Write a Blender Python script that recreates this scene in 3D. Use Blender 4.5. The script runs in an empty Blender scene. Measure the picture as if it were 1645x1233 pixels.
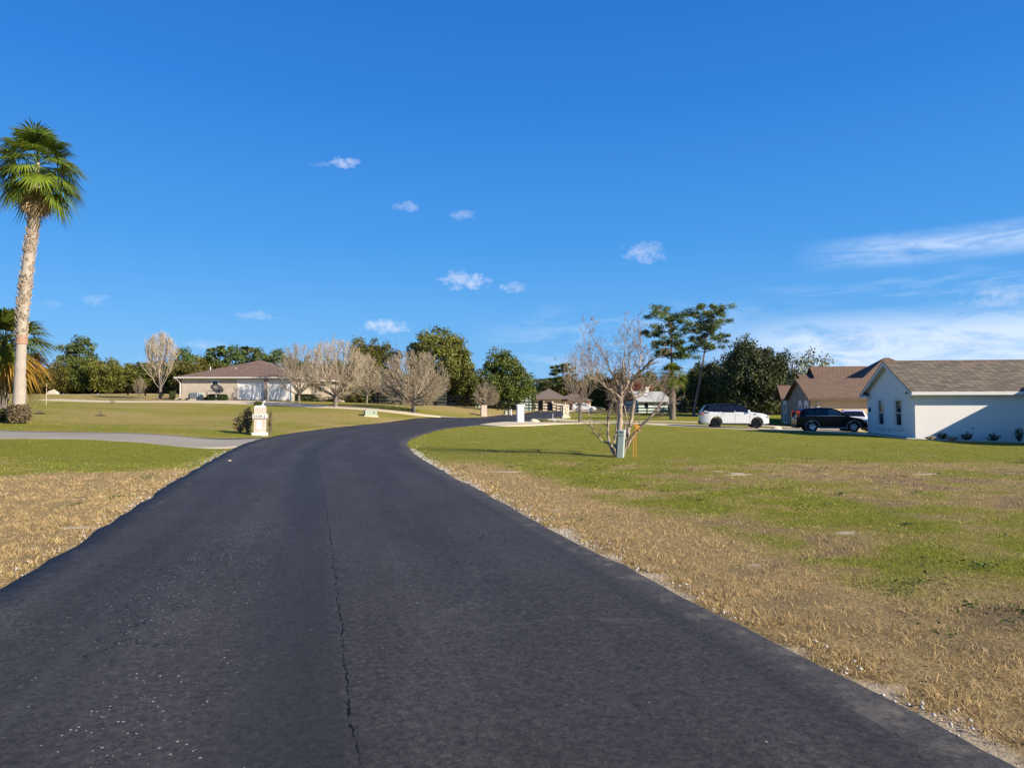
import bpy, math, random
import numpy as np
from mathutils import Vector
R = math.radians
SC = bpy.context.scene
COL = SC.collection
random.seed(7)
rng = np.random.default_rng(7)

# ------------------------------------------------------------------ camera
CAMZ, F, HOR = 1.6, 1096.0, 655.0
PITCH = math.atan((HOR - 616.5) / F)
cam_d = bpy.data.cameras.new('camera'); cam = bpy.data.objects.new('camera', cam_d); COL.objects.link(cam)
cam_d.sensor_width = 36; cam_d.lens = 36 * F / 1645; cam_d.clip_end = 6000; cam_d.clip_start = 0.1
cam.location = (0, 0, CAMZ); cam.rotation_euler = (R(90) + PITCH, 0, 0)
SC.camera = cam
CP, SP = math.cos(PITCH), math.sin(PITCH)

def W(px, py, D):
    """world point seen at photo pixel (px,py) at forward distance D"""
    a = (px - 822.5) / F; b = (616.5 - py) / F
    y = CP - SP * b; z = SP + CP * b; t = D / y
    return (a * t, D, CAMZ + z * t)

# ------------------------------------------------------------------ terrain
CTRL = [  # px, py, D : what the photograph shows of the lie of the land
 (0,707,28),(0,693,32),(30,681,35.5),(20,670,38),(0,655,50),(0,641,75),(100,633,108),(210,632,108),(300,632,112),
 (100,690,33),(100,700,29),(200,703,28),(250,700,30),(330,690,36),(200,680,42),(100,665,46),(220,652,62),
 (418,698,34),(250,662,54),(300,680,42),(500,672,52),(560,665,57),(595,664,58),(380,660,60),
 (200,645,76),(300,644,76),(440,648,73),(531,654,68),(604,658,66),(677,665.5,66),(735,671,69),
 (300,640.5,82),(400,641,82),(500,643,86),(560,646,90),(640,650,86),(700,652,86),(790,655.5,86),(870,659,98),
 (720,662,76),(777,670,77),
 (430,702,33),(524,690,41),(568,684,47),(641,678,56),(740,672.5,70),(828,669,86),(869,665.5,100),(902,663.5,112),
 (656,705,35),(661,702,38),(682,695.6,42),(721,687,48),(773,682,56),(828,676,66),(869,672.6,76),(902,668,88),
 (835,678,62),(908,671,80),(950,663,112),(1000,662,120),(900,660,150),(950,658,170),
 (960,679.5,57),(1040,681,54),(1176,688,51.5),(1330,693,47),(1469,705,38.8),(1395,696,46.5),(1645,712,37),(1645,716,34),
 (1075,677,64),(1180,680,64),(1260,684,62),(1300,688,60),(1380,690,59),(1060,665,92),(1160,668,88),(1260,673,80),(1100,662,120),
 (800,700,38),(900,690,47),(1100,700,40),(1250,706,36),(1000,733,22.5),(1200,740,20.5),(1645,760,17),(1400,745,19.5),
 (930,677,70),(660,655,72),(540,653,69),
]
cx = []; 
for px, py, D in CTRL:
    cx.append(W(px, py, D))
for x, y in [(-4.4,5.9),(1.4,5.9),(-6.6,12.7),(-.4,12.7),(-9.3,21),(-2.7,21),(-11,27),(-4.3,28),(0,0),(0,-10),(-8,0),(8,0),(12,10),(8,15),(-12,12),(-18,18),(25,12),(20,0),(-20,0),(3,-30),(30,-30),(-30,-30),(16,24),(26,26),(-14,-10),(18,-14)]:
    cx.append((x, y, 0.0))
for x, y, z in [(-70,60,2.2),(-90,105,3.9),(-60,140,3.9),(-60,200,3.4),(-20,140,2.0),(0,220,1.2),(40,240,.9),(70,120,.5),(60,60,-.5),(60,30,-.6),(-50,30,.9),(-45,5,.4),
                (-400,0,2.0),(-300,300,3.0),(0,420,1.4),(300,300,1.0),(400,0,0.0),(300,-300,0),(-300,-300,0),(0,-400,0)]:
    cx.append((x, y, z))
cx = np.array(cx)
C2 = 6.0 ** 2
def _phi(d2): return np.sqrt(d2 + C2)
_A = _phi(((cx[:, None, :2] - cx[None, :, :2]) ** 2).sum(-1))
_n = len(cx); _M = np.zeros((_n + 1, _n + 1)); _M[:_n, :_n] = _A - 0.35 * np.eye(_n); _M[_n, :_n] = 1; _M[:_n, _n] = 1
_w = np.linalg.solve(_M, np.concatenate([cx[:, 2], [0]]))
def Hn(x, y):
    x = np.asarray(x, float); y = np.asarray(y, float)
    out = np.empty(x.size); xf = x.ravel(); yf = y.ravel()
    for i in range(0, x.size, 20000):
        d2 = (xf[i:i+20000, None] - cx[None, :, 0]) ** 2 + (yf[i:i+20000, None] - cx[None, :, 1]) ** 2
        out[i:i+20000] = _phi(d2) @ _w[:_n] + _w[_n]
    return out.reshape(x.shape)
def H(x, y): return float(Hn([x], [y])[0])
def GD(px, D):
    """ground point at photo column px and distance D"""
    x = W(px, 655, D)[0]
    return (x, D, H(x, D))
def G(px, py, lo=2.0, hi=200.0):
    """ground point seen at a pixel (marched along the ray)"""
    for D in np.arange(lo, hi, 0.25):
        p = W(px, py, D)
        if p[2] <= H(p[0], D): return (p[0], D, H(p[0], D))
    return GD(px, hi)

def vnoise(x, y, seed=0):
    x = np.asarray(x, float); y = np.asarray(y, float)
    xi = np.floor(x).astype(np.int64); yi = np.floor(y).astype(np.int64); xf = x - xi; yf = y - yi
    def h(a, b):
        n = (a * 374761393 + b * 668265263 + seed * 1442695041) & 0xffffffff
        n = ((n ^ (n >> 13)) * 1274126177) & 0xffffffff
        return ((n ^ (n >> 16)) & 0xffff) / 65535.0
    u = xf * xf * (3 - 2 * xf); v = yf * yf * (3 - 2 * yf)
    return (h(xi, yi) * (1 - u) + h(xi + 1, yi) * u) * (1 - v) + (h(xi, yi + 1) * (1 - u) + h(xi + 1, yi + 1) * u) * v
def fbm(x, y, seed=0, o=4):
    s = 0; a = .5; t = 0
    for k in range(o):
        s = s + a * vnoise(x * 2 ** k, y * 2 ** k, seed + k * 17); t += a; a *= .55
    return s / t

# ------------------------------------------------------------------ road centre line
RED = [(12.0,-40),(6.8,-12),(3.1,0),(1.66,5.1),(1.42,5.85),(.62,8.55),(-.5,12.7),(-2.75,21),(-4.35,28.5),(-5.2,34.5),(-5.2,42),(-4.45,48),(-2.6,56),(.33,66),(3.25,76),(6.5,88),(10.2,100),(16,117),(27,138),(46,165),(80,200)]
LED = [(5.8,-40),(.9,-12),(-2.75,0),(-4.2,5.1),(-4.42,5.85),(-5.2,8.55),(-6.6,12.7),(-9.2,21),(-11.1,28),(-11.7,34),(-11.5,41),(-10.9,47),(-9.3,56),(-6.9,63.5),(-5.3,70),(-2.5,78),(.6,86.5),(4.3,97),(10.4,116),(21.5,141),(40.5,169),(76,205)]
def resample(pts, n):
    P = np.array(pts, float)
    # catmull-rom then even arc length
    out = []
    Q = np.vstack([2 * P[0] - P[1], P, 2 * P[-1] - P[-2]])
    for i in range(1, len(Q) - 2):
        for t in np.linspace(0, 1, 24, endpoint=False):
            a, b, c, d = Q[i-1], Q[i], Q[i+1], Q[i+2]
            out.append(.5 * ((2*b) + (-a + c) * t + (2*a - 5*b + 4*c - d) * t*t + (-a + 3*b - 3*c + d) * t**3))
    out.append(P[-1]); out = np.array(out)
    s = np.concatenate([[0], np.cumsum(np.linalg.norm(np.diff(out, axis=0), axis=1))])
    t = np.linspace(0, s[-1], n)
    return np.stack([np.interp(t, s, out[:, 0]), np.interp(t, s, out[:, 1])], 1)
NR = 700
_Rr = resample(RED, 2000); _Lr = resample(LED, 2000)
# pair the edges: for each left sample find nearest right sample
RC = []; 
for p in _Rr[::5]:
    q = _Lr[np.argmin(((_Lr - p) ** 2).sum(1))]
    RC.append(((p + q) / 2, np.linalg.norm(p - q) / 2))
RCc = np.array([c for c, h in RC]); RCh = np.array([h for c, h in RC])
# smooth
k = np.ones(9) / 9
def sm(a):
    ap = np.concatenate([np.repeat(a[:1], 4), a, np.repeat(a[-1:], 4)]); return np.convolve(ap, k, 'valid')
RCc = np.stack([sm(RCc[:, 0]), sm(RCc[:, 1])], 1); RCh = sm(RCh)
_s = np.concatenate([[0], np.cumsum(np.linalg.norm(np.diff(RCc, axis=0), axis=1))])
_t = np.linspace(0, _s[-1], NR)
RCc = np.stack([np.interp(_t, _s, RCc[:, 0]), np.interp(_t, _s, RCc[:, 1])], 1); RCh = np.interp(_t, _s, RCh); RCs = _t
RT = np.gradient(RCc, axis=0); RT /= np.linalg.norm(RT, axis=1)[:, None]
RN = np.stack([RT[:, 1], -RT[:, 0]], 1)        # to the right
def road_dist(x, y):
    """signed metres outside the road edge (negative on the road) and side (+ right)"""
    x = np.asarray(x, float).ravel(); y = np.asarray(y, float).ravel()
    d = np.empty(x.size); side = np.empty(x.size)
    S = slice(0, NR, 4); c = RCc[S]; h = RCh[S]; n = RN[S]
    for i in range(0, x.size, 20000):
        dx = x[i:i+20000, None] - c[None, :, 0]; dy = y[i:i+20000, None] - c[None, :, 1]
        j = np.argmin(dx * dx + dy * dy, axis=1); ii = np.arange(len(j))
        lat = dx[ii, j] * n[j, 0] + dy[ii, j] * n[j, 1]
        d[i:i+20000] = np.abs(lat) - h[j]; side[i:i+20000] = np.sign(lat)
    return d, side

# ------------------------------------------------------------------ driveways (polygons as lower/upper edge pairs)
def edge_px(lst): return [G(px, py)[:2] for px, py in lst]
DRV = {}
_lo = edge_px([(768,682.8),(800,684.8),(850,684),(900,681.5),(960,680)]) + [GD(1040,53.2)[:2],GD(1120,51.2)[:2],GD(1200,49.2)[:2],GD(1300,46.3)[:2],GD(1400,43.0)[:2],GD(1462,39.6)[:2]]
_up = [(-1.6,59.6),(0.1,64.6),(1.9,62.0),(3.6,60.2),(6.5,60.0),(10.2,57.6),(14.2,55.6),(18.2,54.2),(22.8,53.2),(23.8,51.5),(24.2,48.5)]
DRV['front_drive'] = (_lo, _up)
_lo2 = [(3.3,73.4),(6.5,68.0),(10,65.6),(15,63.6),(20,61.0),(25.5,55.0),(30,53.0)]
_up2 = [(4.6,77.6),(7.5,71.4),(11,68.4),(16,66.2),(21,63.6),(26.3,59.9),(34,58.8)]
DRV['back_drive'] = (_lo2, _up2)
_lo3 = edge_px([(396,716.5)]) + [GD(340,26.0)[:2],GD(250,26.6)[:2],GD(150,27.4)[:2],GD(60,27.9)[:2],GD(0,28.2)[:2],GD(-120,29.0)[:2],(-45,31)]
_up3 = [(-11.6,32.3)] + [GD(340,30.2)[:2],GD(250,30.9)[:2],GD(150,31.5)[:2],GD(60,31.9)[:2],GD(0,32.2)[:2],GD(-120,33.2)[:2],(-45,36)]
DRV['left_drive'] = (_lo3, _up3)
_lo4 = [(-6.8,65.0),(-8.8,63.3),(-12.0,63.4),(-15.5,64.6),(-19,66.2),(-22.5,68.6),(-26,70.2),(-31,71.5),(-37,72.5),(-44,73.6),(-52,75)]
_up4 = [(-5.0,70.6),(-7.4,67.6),(-11.5,67.0),(-15,68.2),(-18.5,70.2),(-22,73.2),(-25.5,76.5),(-31,77.5),(-37,76.8),(-44,77.4),(-52,78.4)]
DRV['ranch_drive'] = (_lo4, _up4)
def poly_of(k):
    lo, up = DRV[k]; return np.array(list(lo) + list(up)[::-1])
def in_poly(x, y, P, ):
    x = np.asarray(x, float).ravel(); y = np.asarray(y, float).ravel(); c = np.zeros(x.size, bool)
    n = len(P)
    for i in range(n):
        x0, y0 = P[i]; x1, y1 = P[(i + 1) % n]
        if y0 == y1: continue
        m = (y0 > y) != (y1 > y)
        c ^= m & (x < (x1 - x0) * (y - y0) / (y1 - y0) + x0)
    return c

# ------------------------------------------------------------------ turf state: dryness, bare sand, litter
SANDP = [(822,757,.5,.3),(1188,762,.55,.35),(1160,757,.45,.22),(1283,748,.42,.35),(1435,860,.20,.20),(1365,862,.14,.12),(1480,762,.3,.15),(1610,830,.2,.12),(1230,805,.18,.12),(1460,995,.16,.12),(1500,1004,.16,.1),(1210,990,.2,.14),(1100,720,.45,.2),(100,795,.3,.2),(300,790,.25,.2),(30,905,.14,.14),(120,850,.18,.12),(165,830,.25,.16)]
SANDW = [(G(a, b)[0], G(a, b)[1], c, d) for a, b, c, d in SANDP]
def turf(x, y):
    x = np.asarray(x, float).ravel(); y = np.asarray(y, float).ravel()
    d, side = road_dist(x, y)
    n1 = fbm(x * .35, y * .35, 3); n2 = fbm(x * 1.3, y * 1.3, 11); n3 = fbm(x * 4, y * 4, 23); n4 = fbm(x * .12, y * .2, 41)
    edge = d + (n1 - .5) * 2.2 + (n2 - .5) * 1.0
    near = np.clip((22.5 - y) / 6, 0, 1)
    band = np.clip((1.95 - edge) / 1.0, 0, 1) * near * np.where(side > 0, 1, 1.0)
    # right: tired patchy turf between the tan verge and the green lawn
    mid = np.clip((21 - y + (n1 - .5) * 6) / 4, 0, 1) * (side > 0)
    patch = np.clip((n2 * .6 + n1 * .6 + n3 * .25 - .62) * 4, 0, 1)
    strip = np.exp(-((x - (y * -0.42 + 8.8)) / 1.6) ** 2) * (y < 19)       # greener strip beyond the verge
    dryR = np.clip(band + mid * np.clip(.30 + patch * .75 - strip * .55, 0, 1) + (1 - mid) * (.10 + .35 * np.clip((n2 - .45) * 3, 0, 1) * .6), 0, 1)
    dryL = np.clip(-.10 + np.clip((17.5 - y + (n1 - .5) * 4 + (x + 9) * .15) / 2.0, 0, 1) * .95 + .33 + .30 * np.clip((n4 - .4) * 4, 0, 1) + .22 * (n2 - .5) + np.clip((y - 70) / 30, 0, 1) * .35 + np.clip(1.2 - np.abs(d), 0, 1) * .25, 0, 1)
    greenL = np.exp(-((y - 23.5) / 4) ** 2) * .38 + np.exp(-((y - 34.5) / 2.2) ** 2) * .25
    dryL = np.clip(dryL - greenL, 0, 1)
    dry = np.where(side > 0, dryR, dryL)
    sand = np.clip(1 - (d + (n3 - .5) * .42 + (n2 - .5) * .45) / .16, 0, 1) * np.where(side > 0, 1, .65) * np.clip((34 - y) / 8, 0, 1)
    sand = np.maximum(sand, np.clip((n3 * .5 + n2 * .5 - .655) * 16, 0, 1) * band * .8)
    sand = np.maximum(sand, np.clip((n3 * .5 + n2 * .5 - .68) * 14, 0, 1) * mid * .7)
    for sx, sy, rx, ry in SANDW:
        q = ((x - sx) / rx) ** 2 + ((y - sy) / ry) ** 2
        sand = np.maximum(sand, np.clip((1.0 - q - (n3 - .5) * 5 - (n2 - .5) * 3) * .8, 0, 1))
    thatch = mid * np.clip((n2 * .55 + n1 * .35 + n3 * .35 - .575) * 5.5, 0, 1) * (1 - .85 * strip) * np.clip((x - 1.0) / 2.5, 0, 1) * np.clip((21 - y) / 3, 0, 1)
    return dry, sand, np.clip(thatch, 0, 1)

# ------------------------------------------------------------------ object helpers
def tag(o, label=None, cat=None, group=None, kind=None):
    if label: o['label'] = label
    if cat: o['category'] = cat
    if group: o['group'] = group
    if kind: o['kind'] = kind
    return o
def thing(name, label, cat, loc=(0, 0, 0), rz=0, group=None):
    o = bpy.data.objects.new(name, None); COL.objects.link(o); o.location = loc; o.rotation_euler = (0, 0, rz)
    o.empty_display_size = .3
    return tag(o, label, cat, group)
def link(name, me, parent=None, mat=None):
    o = bpy.data.objects.new(name, me); COL.objects.link(o)
    if mat is not None and len(me.materials) == 0: me.materials.append(mat)
    if parent is not None: o.parent = parent
    return o
def copy_tree(o, parent=None):
    c = o.copy(); COL.objects.link(c)
    if parent is not None: c.parent = parent
    for ch in list(o.children): copy_tree(ch, c)
    return c
def mesh_np(name, V, Fc, mat=None, attr=None, smooth=False):
    """V Nx3, Fc MxK (K 3 or 4) arrays; attr dict of per-vertex float arrays"""
    me = bpy.data.meshes.new(name); V = np.asarray(V, np.float32); Fc = np.asarray(Fc, np.int32)
    K = Fc.shape[1]; M = len(Fc)
    me.vertices.add(len(V)); me.vertices.foreach_set('co', V.ravel())
    me.loops.add(M * K); me.loops.foreach_set('vertex_index', Fc.ravel())
    me.polygons.add(M); me.polygons.foreach_set('loop_start', np.arange(0, M * K, K, dtype=np.int32))
    me.polygons.foreach_set('loop_total', np.full(M, K, np.int32))
    if smooth: me.polygons.foreach_set('use_smooth', np.ones(M, bool))
    if attr:
        for k2, a in attr.items():
            at = me.attributes.new(k2, 'FLOAT', 'POINT'); at.data.foreach_set('value', np.asarray(a, np.float32))
    if mat: me.materials.append(mat)
    me.update(calc_edges=True); me.validate()
    return me

class MB:
    """collects faces; build() links one mesh object"""
    def __init__(s): s.v = []; s.f = []; s.t = []
    def add(s, vs, fs, tone=.5):
        b = len(s.v); s.v.extend([tuple(p) for p in vs]); s.f.extend([tuple(i + b for i in f) for f in fs]); s.t.extend([tone] * len(vs)); return s
    def quad(s, a, b, c, d, tone=.5): return s.add([a, b, c, d], [(0, 1, 2, 3)], tone)
    def box(s, x0, x1, y0, y1, z0, z1):
        v = [(x0,y0,z0),(x1,y0,z0),(x1,y1,z0),(x0,y1,z0),(x0,y0,z1),(x1,y0,z1),(x1,y1,z1),(x0,y1,z1)]
        return s.add(v, [(0,3,2,1),(4,5,6,7),(0,1,5,4),(1,2,6,5),(2,3,7,6),(3,0,4,7)])
    def bbox(s, x0, x1, y0, y1, z0, z1, b=.01):
        """box with chamfered vertical edges and top"""
        r = [(x0+b,y0),(x1-b,y0),(x1,y0+b),(x1,y1-b),(x1-b,y1),(x0+b,y1),(x0,y1-b),(x0,y0+b)]
        xm, ym = (x0+x1)/2, (y0+y1)/2
        def ring(z, k): return [(xm+(x-xm)*k, ym+(y-ym)*k, z) for x, y in r]
        k2 = 1 - b / max(.01, min(x1-x0, y1-y0) / 2)
        rs = [ring(z0, 1), ring(z1-b, 1), ring(z1, k2)]; v = sum(rs, []); f = []
        for i in range(2):
            for j in range(8): f.append((i*8+j, i*8+(j+1)%8, (i+1)*8+(j+1)%8, (i+1)*8+j))
        f.append(tuple(range(16, 24))); f.append(tuple(range(7, -1, -1)))
        return s.add(v, f)
    def tube(s, pts, rad, sides=5, tone=.5, cap=False):
        pts = [Vector(p) for p in pts]; n = len(pts); vs = []; fs = []
        if not hasattr(rad, '__len__'): rad = [rad] * n
        for i, p in enumerate(pts):
            d = (pts[min(i+1, n-1)] - pts[max(i-1, 0)])
            if d.length < 1e-9: d = Vector((0, 0, 1))
            d.normalize(); a = Vector((0, 0, 1)) if abs(d.z) < .9 else Vector((1, 0, 0))
            u = d.cross(a).normalized(); w = d.cross(u)
            for k3 in range(sides):
                an = 2 * math.pi * k3 / sides
                vs.append(p + (u * math.cos(an) + w * math.sin(an)) * rad[i])
        for i in range(n - 1):
            for k3 in range(sides):
                fs.append((i*sides+k3, i*sides+(k3+1) % sides, (i+1)*sides+(k3+1) % sides, (i+1)*sides+k3))
        if cap: fs.append(tuple(range(sides-1, -1, -1))); fs.append(tuple(range((n-1)*sides, n*sides)))
        return s.add(vs, fs, tone)
    def lathe(s, prof, sides=16, c=(0, 0, 0), axis='z', tone=.5):
        vs = []; fs = []; n = len(prof)
        for r, z in prof:
            for k3 in range(sides):
                an = 2 * math.pi * k3 / sides; a, b = r * math.cos(an), r * math.sin(an)
                vs.append((c[0]+a, c[1]+b, c[2]+z) if axis == 'z' else (c[0]+a, c[1]+z, c[2]+b))
        for i in range(n - 1):
            for k3 in range(sides): fs.append((i*sides+k3, i*sides+(k3+1) % sides, (i+1)*sides+(k3+1) % sides, (i+1)*sides+k3))
        return s.add(vs, fs, tone)
    def prism(s, poly, a0, a1, plane='xz', tone=.5):
        """extrude a polygon"""
        n = len(poly)
        m = (lambda p, a: (p[0], a, p[1])) if plane == 'xz' else ((lambda p, a: (a, p[0], p[1])) if plane == 'yz' else (lambda p, a: (p[0], p[1], a)))
        vs = [m(p, a0) for p in poly] + [m(p, a1) for p in poly]
        fs = [tuple(range(n)), tuple(range(2*n-1, n-1, -1))] + [(i, (i+1) % n, n+(i+1) % n, n+i) for i in range(n)]
        return s.add(vs, fs, tone)
    def mesh(s, name, mat=None, smooth=False, tone=False):
        me = bpy.data.meshes.new(name); me.from_pydata(s.v, [], s.f)
        if tone:
            at = me.attributes.new('tone', 'FLOAT', 'POINT'); at.data.foreach_set('value', np.array(s.t, np.float32))
        if mat: me.materials.append(mat)
        if smooth: me.polygons.foreach_set('use_smooth', [True] * len(me.polygons))
        me.update(); return me
    def build(s, name, mat, parent=None, smooth=False, tone=False, recalc=True):
        me = s.mesh(name, mat, smooth, tone)
        if recalc:
            import bmesh
            bm = bmesh.new(); bm.from_mesh(me); bmesh.ops.recalc_face_normals(bm, faces=bm.faces); bm.to_mesh(me); bm.free()
        return link(name, me, parent)

# ------------------------------------------------------------------ materials
class NT:
    def __init__(s, nt): s.nt = nt; s.nt.nodes.clear()
    def n(s, typ, **kw):
        nd = s.nt.nodes.new(typ)
        for k2, v in kw.items():
            if k2.startswith('i_'): 
                key = k2[2:]; key = int(key) if key.isdigit() else key.replace('_', ' ')
                s.set(nd, key, v)
            else: setattr(nd, k2, v)
        return nd
    def set(s, nd, key, v):
        sk = nd.inputs[key]
        if isinstance(v, bpy.types.NodeSocket): s.nt.links.new(v, sk)
        elif isinstance(v, bpy.types.Node): s.nt.links.new(v.outputs[0], sk)
        else:
            if hasattr(sk.default_value, '__len__') and not isinstance(v, str) and len(v) == 3 and len(sk.default_value) == 4: v = tuple(v) + (1,)
            sk.default_value = v
    def m(s, op, a, b=0.0, c=None, clamp=False):
        nd = s.n('ShaderNodeMath', operation=op, use_clamp=clamp); s.set(nd, 0, a); s.set(nd, 1, b)
        if c is not None: s.set(nd, 2, c)
        return nd.outputs[0]
    def mix(s, f, a, b, blend='MIX'):
        nd = s.n('ShaderNodeMix', data_type='RGBA', blend_type=blend, clamp_factor=True); s.set(nd, 0, f); s.set(nd, 6, a); s.set(nd, 7, b); return nd.outputs[2]
    def noise(s, vec=None, scale=5, detail=4, rough=.55, dist=0):
        nd = s.n('ShaderNodeTexNoise'); s.set(nd, 'Scale', scale); s.set(nd, 'Detail', detail); s.set(nd, 'Roughness', rough); s.set(nd, 'Distortion', dist)
        if vec is not None: s.set(nd, 'Vector', vec)
        return nd.outputs[0]
    def ramp(s, f, lo, hi, a=0.0, b=1.0):
        nd = s.n('ShaderNodeMapRange', clamp=True); s.set(nd, 0, f); s.set(nd, 1, lo); s.set(nd, 2, hi); s.set(nd, 3, a); s.set(nd, 4, b); return nd.outputs[0]
    def attr(s, name): return s.n('ShaderNodeAttribute', attribute_name=name).outputs['Fac']
    def mapping(s, vec, scale=(1, 1, 1), loc=(0, 0, 0), rot=(0, 0, 0)):
        nd = s.n('ShaderNodeMapping'); s.set(nd, 'Vector', vec); s.set(nd, 'Scale', scale); s.set(nd, 'Location', loc); s.set(nd, 'Rotation', rot); return nd.outputs[0]
    def bump(s, h, strength=.3, dist=.02):
        nd = s.n('ShaderNodeBump'); s.set(nd, 'Height', h); s.set(nd, 'Strength', strength); s.set(nd, 'Distance', dist); return nd.outputs[0]
def material(name):
    m = bpy.data.materials.new(name); m.use_nodes = True; t = NT(m.node_tree)
    out = t.n('ShaderNodeOutputMaterial'); b = t.n('ShaderNodeBsdfPrincipled'); t.nt.links.new(b.outputs[0], out.inputs[0])
    t.b = b; t.out = out; return m, t
def simple(name, col, rough=.7, var=.18, scale=6, metal=0, bump=.1, spec=.4, coat=0):
    m, t = material(name); co = t.n('ShaderNodeTexCoord').outputs['Object']
    nz = t.noise(co, scale, 5, .6); nz2 = t.noise(co, scale * 9, 3, .6)
    f = t.m('MULTIPLY_ADD', nz, var * 2, 1 - var); f = t.m('MULTIPLY', f, t.m('MULTIPLY_ADD', nz2, var, 1 - var * .5))
    c = t.n('ShaderNodeVectorMath', operation='SCALE'); t.set(c, 0, col); t.set(c, 'Scale', f)
    t.set(t.b, 'Base Color', c.outputs[0]); t.set(t.b, 'Roughness', rough); t.set(t.b, 'Metallic', metal)
    t.set(t.b, 'Specular IOR Level', spec)
    if coat: t.set(t.b, 'Coat Weight', coat); t.set(t.b, 'Coat Roughness', .05)
    if bump: t.set(t.b, 'Normal', t.bump(nz2, bump, .01))
    return m
def leafmat(name, dark, light, trans=.25, rough=.55):
    m, t = material(name); co = t.n('ShaderNodeTexCoord').outputs['Object']
    tone = t.attr('tone'); nz = t.noise(co, .9, 3, .6)
    f = t.m('ADD', t.m('MULTIPLY', tone, .8), t.m('MULTIPLY_ADD', nz, 1.0, -.40), clamp=True)
    oi = t.n('ShaderNodeObjectInfo').outputs['Random']
    col = t.mix(f, dark, light)
    hs = t.n('ShaderNodeHueSaturation'); t.set(hs, 'Color', col); t.set(hs, 'Hue', t.m('MULTIPLY_ADD', oi, .03, .485)); t.set(hs, 'Value', t.m('MULTIPLY_ADD', oi, .35, .85))
    t.set(t.b, 'Base Color', hs.outputs[0]); t.set(t.b, 'Roughness', rough); t.set(t.b, 'Specular IOR Level', .35)
    tr = t.n('ShaderNodeBsdfTranslucent'); t.set(tr, 'Color', hs.outputs[0])
    mx = t.n('ShaderNodeMixShader'); t.set(mx, 0, trans); t.nt.links.new(t.b.outputs[0], mx.inputs[1]); t.nt.links.new(tr.outputs[0], mx.inputs[2])
    t.nt.links.new(mx.outputs[0], t.out.inputs[0]); return m
def shingle(name, c1, c2, c3):
    m, t = material(name); co = t.n('ShaderNodeTexCoord').outputs['Object']
    sp = t.n('ShaderNodeSeparateXYZ'); t.set(sp, 0, co)
    cb = t.n('ShaderNodeCombineXYZ'); t.set(cb, 0, t.m('ADD', sp.outputs[0], sp.outputs[1])); t.set(cb, 1, t.m('MULTIPLY', sp.outputs[2], 2.2))
    br = t.n('ShaderNodeTexBrick', offset=.5); t.set(br, 'Vector', cb.outputs[0]); t.set(br, 'Color1', c1); t.set(br, 'Color2', c2); t.set(br, 'Mortar', c3)
    t.set(br, 'Scale', 1.0); t.set(br, 'Mortar Size', .02); t.set(br, 'Brick Width', .38); t.set(br, 'Row Height', .22); t.set(br, 'Bias', 0.0); t.set(br, 'Mortar Smooth', .3)
    nz = t.noise(co, .8, 4, .6); nz2 = t.noise(cb.outputs[0], 14, 3, .7)
    f = t.m('MULTIPLY', t.m('MULTIPLY_ADD', nz, .2, .9), t.m('MULTIPLY_ADD', nz2, .5, .75))
    c = t.n('ShaderNodeVectorMath', operation='SCALE'); t.set(c, 0, br.outputs[0]); t.set(c, 'Scale', f)
    t.set(t.b, 'Base Color', c.outputs[0]); t.set(t.b, 'Roughness', .9); t.set(t.b, 'Specular IOR Level', .2)
    t.set(t.b, 'Normal', t.bump(t.m('ADD', br.outputs[1], t.m('MULTIPLY', nz2, -.6)), .5, -.012))
    return m
def brickmat(name, c1, c2, c3, w=.24, h=.08):
    m, t = material(name); co = t.n('ShaderNodeTexCoord').outputs['Object']
    sp = t.n('ShaderNodeSeparateXYZ'); t.set(sp, 0, co)
    cb = t.n('ShaderNodeCombineXYZ'); t.set(cb, 0, t.m('ADD', sp.outputs[0], sp.outputs[1])); t.set(cb, 1, sp.outputs[2])
    br = t.n('ShaderNodeTexBrick', offset=.5); t.set(br, 'Vector', cb.outputs[0]); t.set(br, 'Color1', c1); t.set(br, 'Color2', c2); t.set(br, 'Mortar', c3)
    t.set(br, 'Scale', 1.0); t.set(br, 'Mortar Size', .01); t.set(br, 'Brick Width', w); t.set(br, 'Row Height', h)
    nz = t.noise(co, 1.5, 4, .6)
    c = t.n('ShaderNodeVectorMath', operation='SCALE'); t.set(c, 0, br.outputs[0]); t.set(c, 'Scale', t.m('MULTIPLY_ADD', nz, .5, .75))
    t.set(t.b, 'Base Color', c.outputs[0]); t.set(t.b, 'Roughness', .9); t.set(t.b, 'Specular IOR Level', .2); t.set(t.b, 'Normal', t.bump(br.outputs[1], .4, -.008)); return m
def glassmat(name, col=(.012, .016, .022), rough=.04):
    m, t = material(name); co = t.n('ShaderNodeTexCoord').outputs['Object']
    nz = t.noise(co, 1.5, 2, .5); t.set(t.b, 'Base Color', t.mix(nz, col, tuple(c * 2.2 for c in col))); t.set(t.b, 'Roughness', rough); t.set(t.b, 'Specular IOR Level', .6); return m

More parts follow.
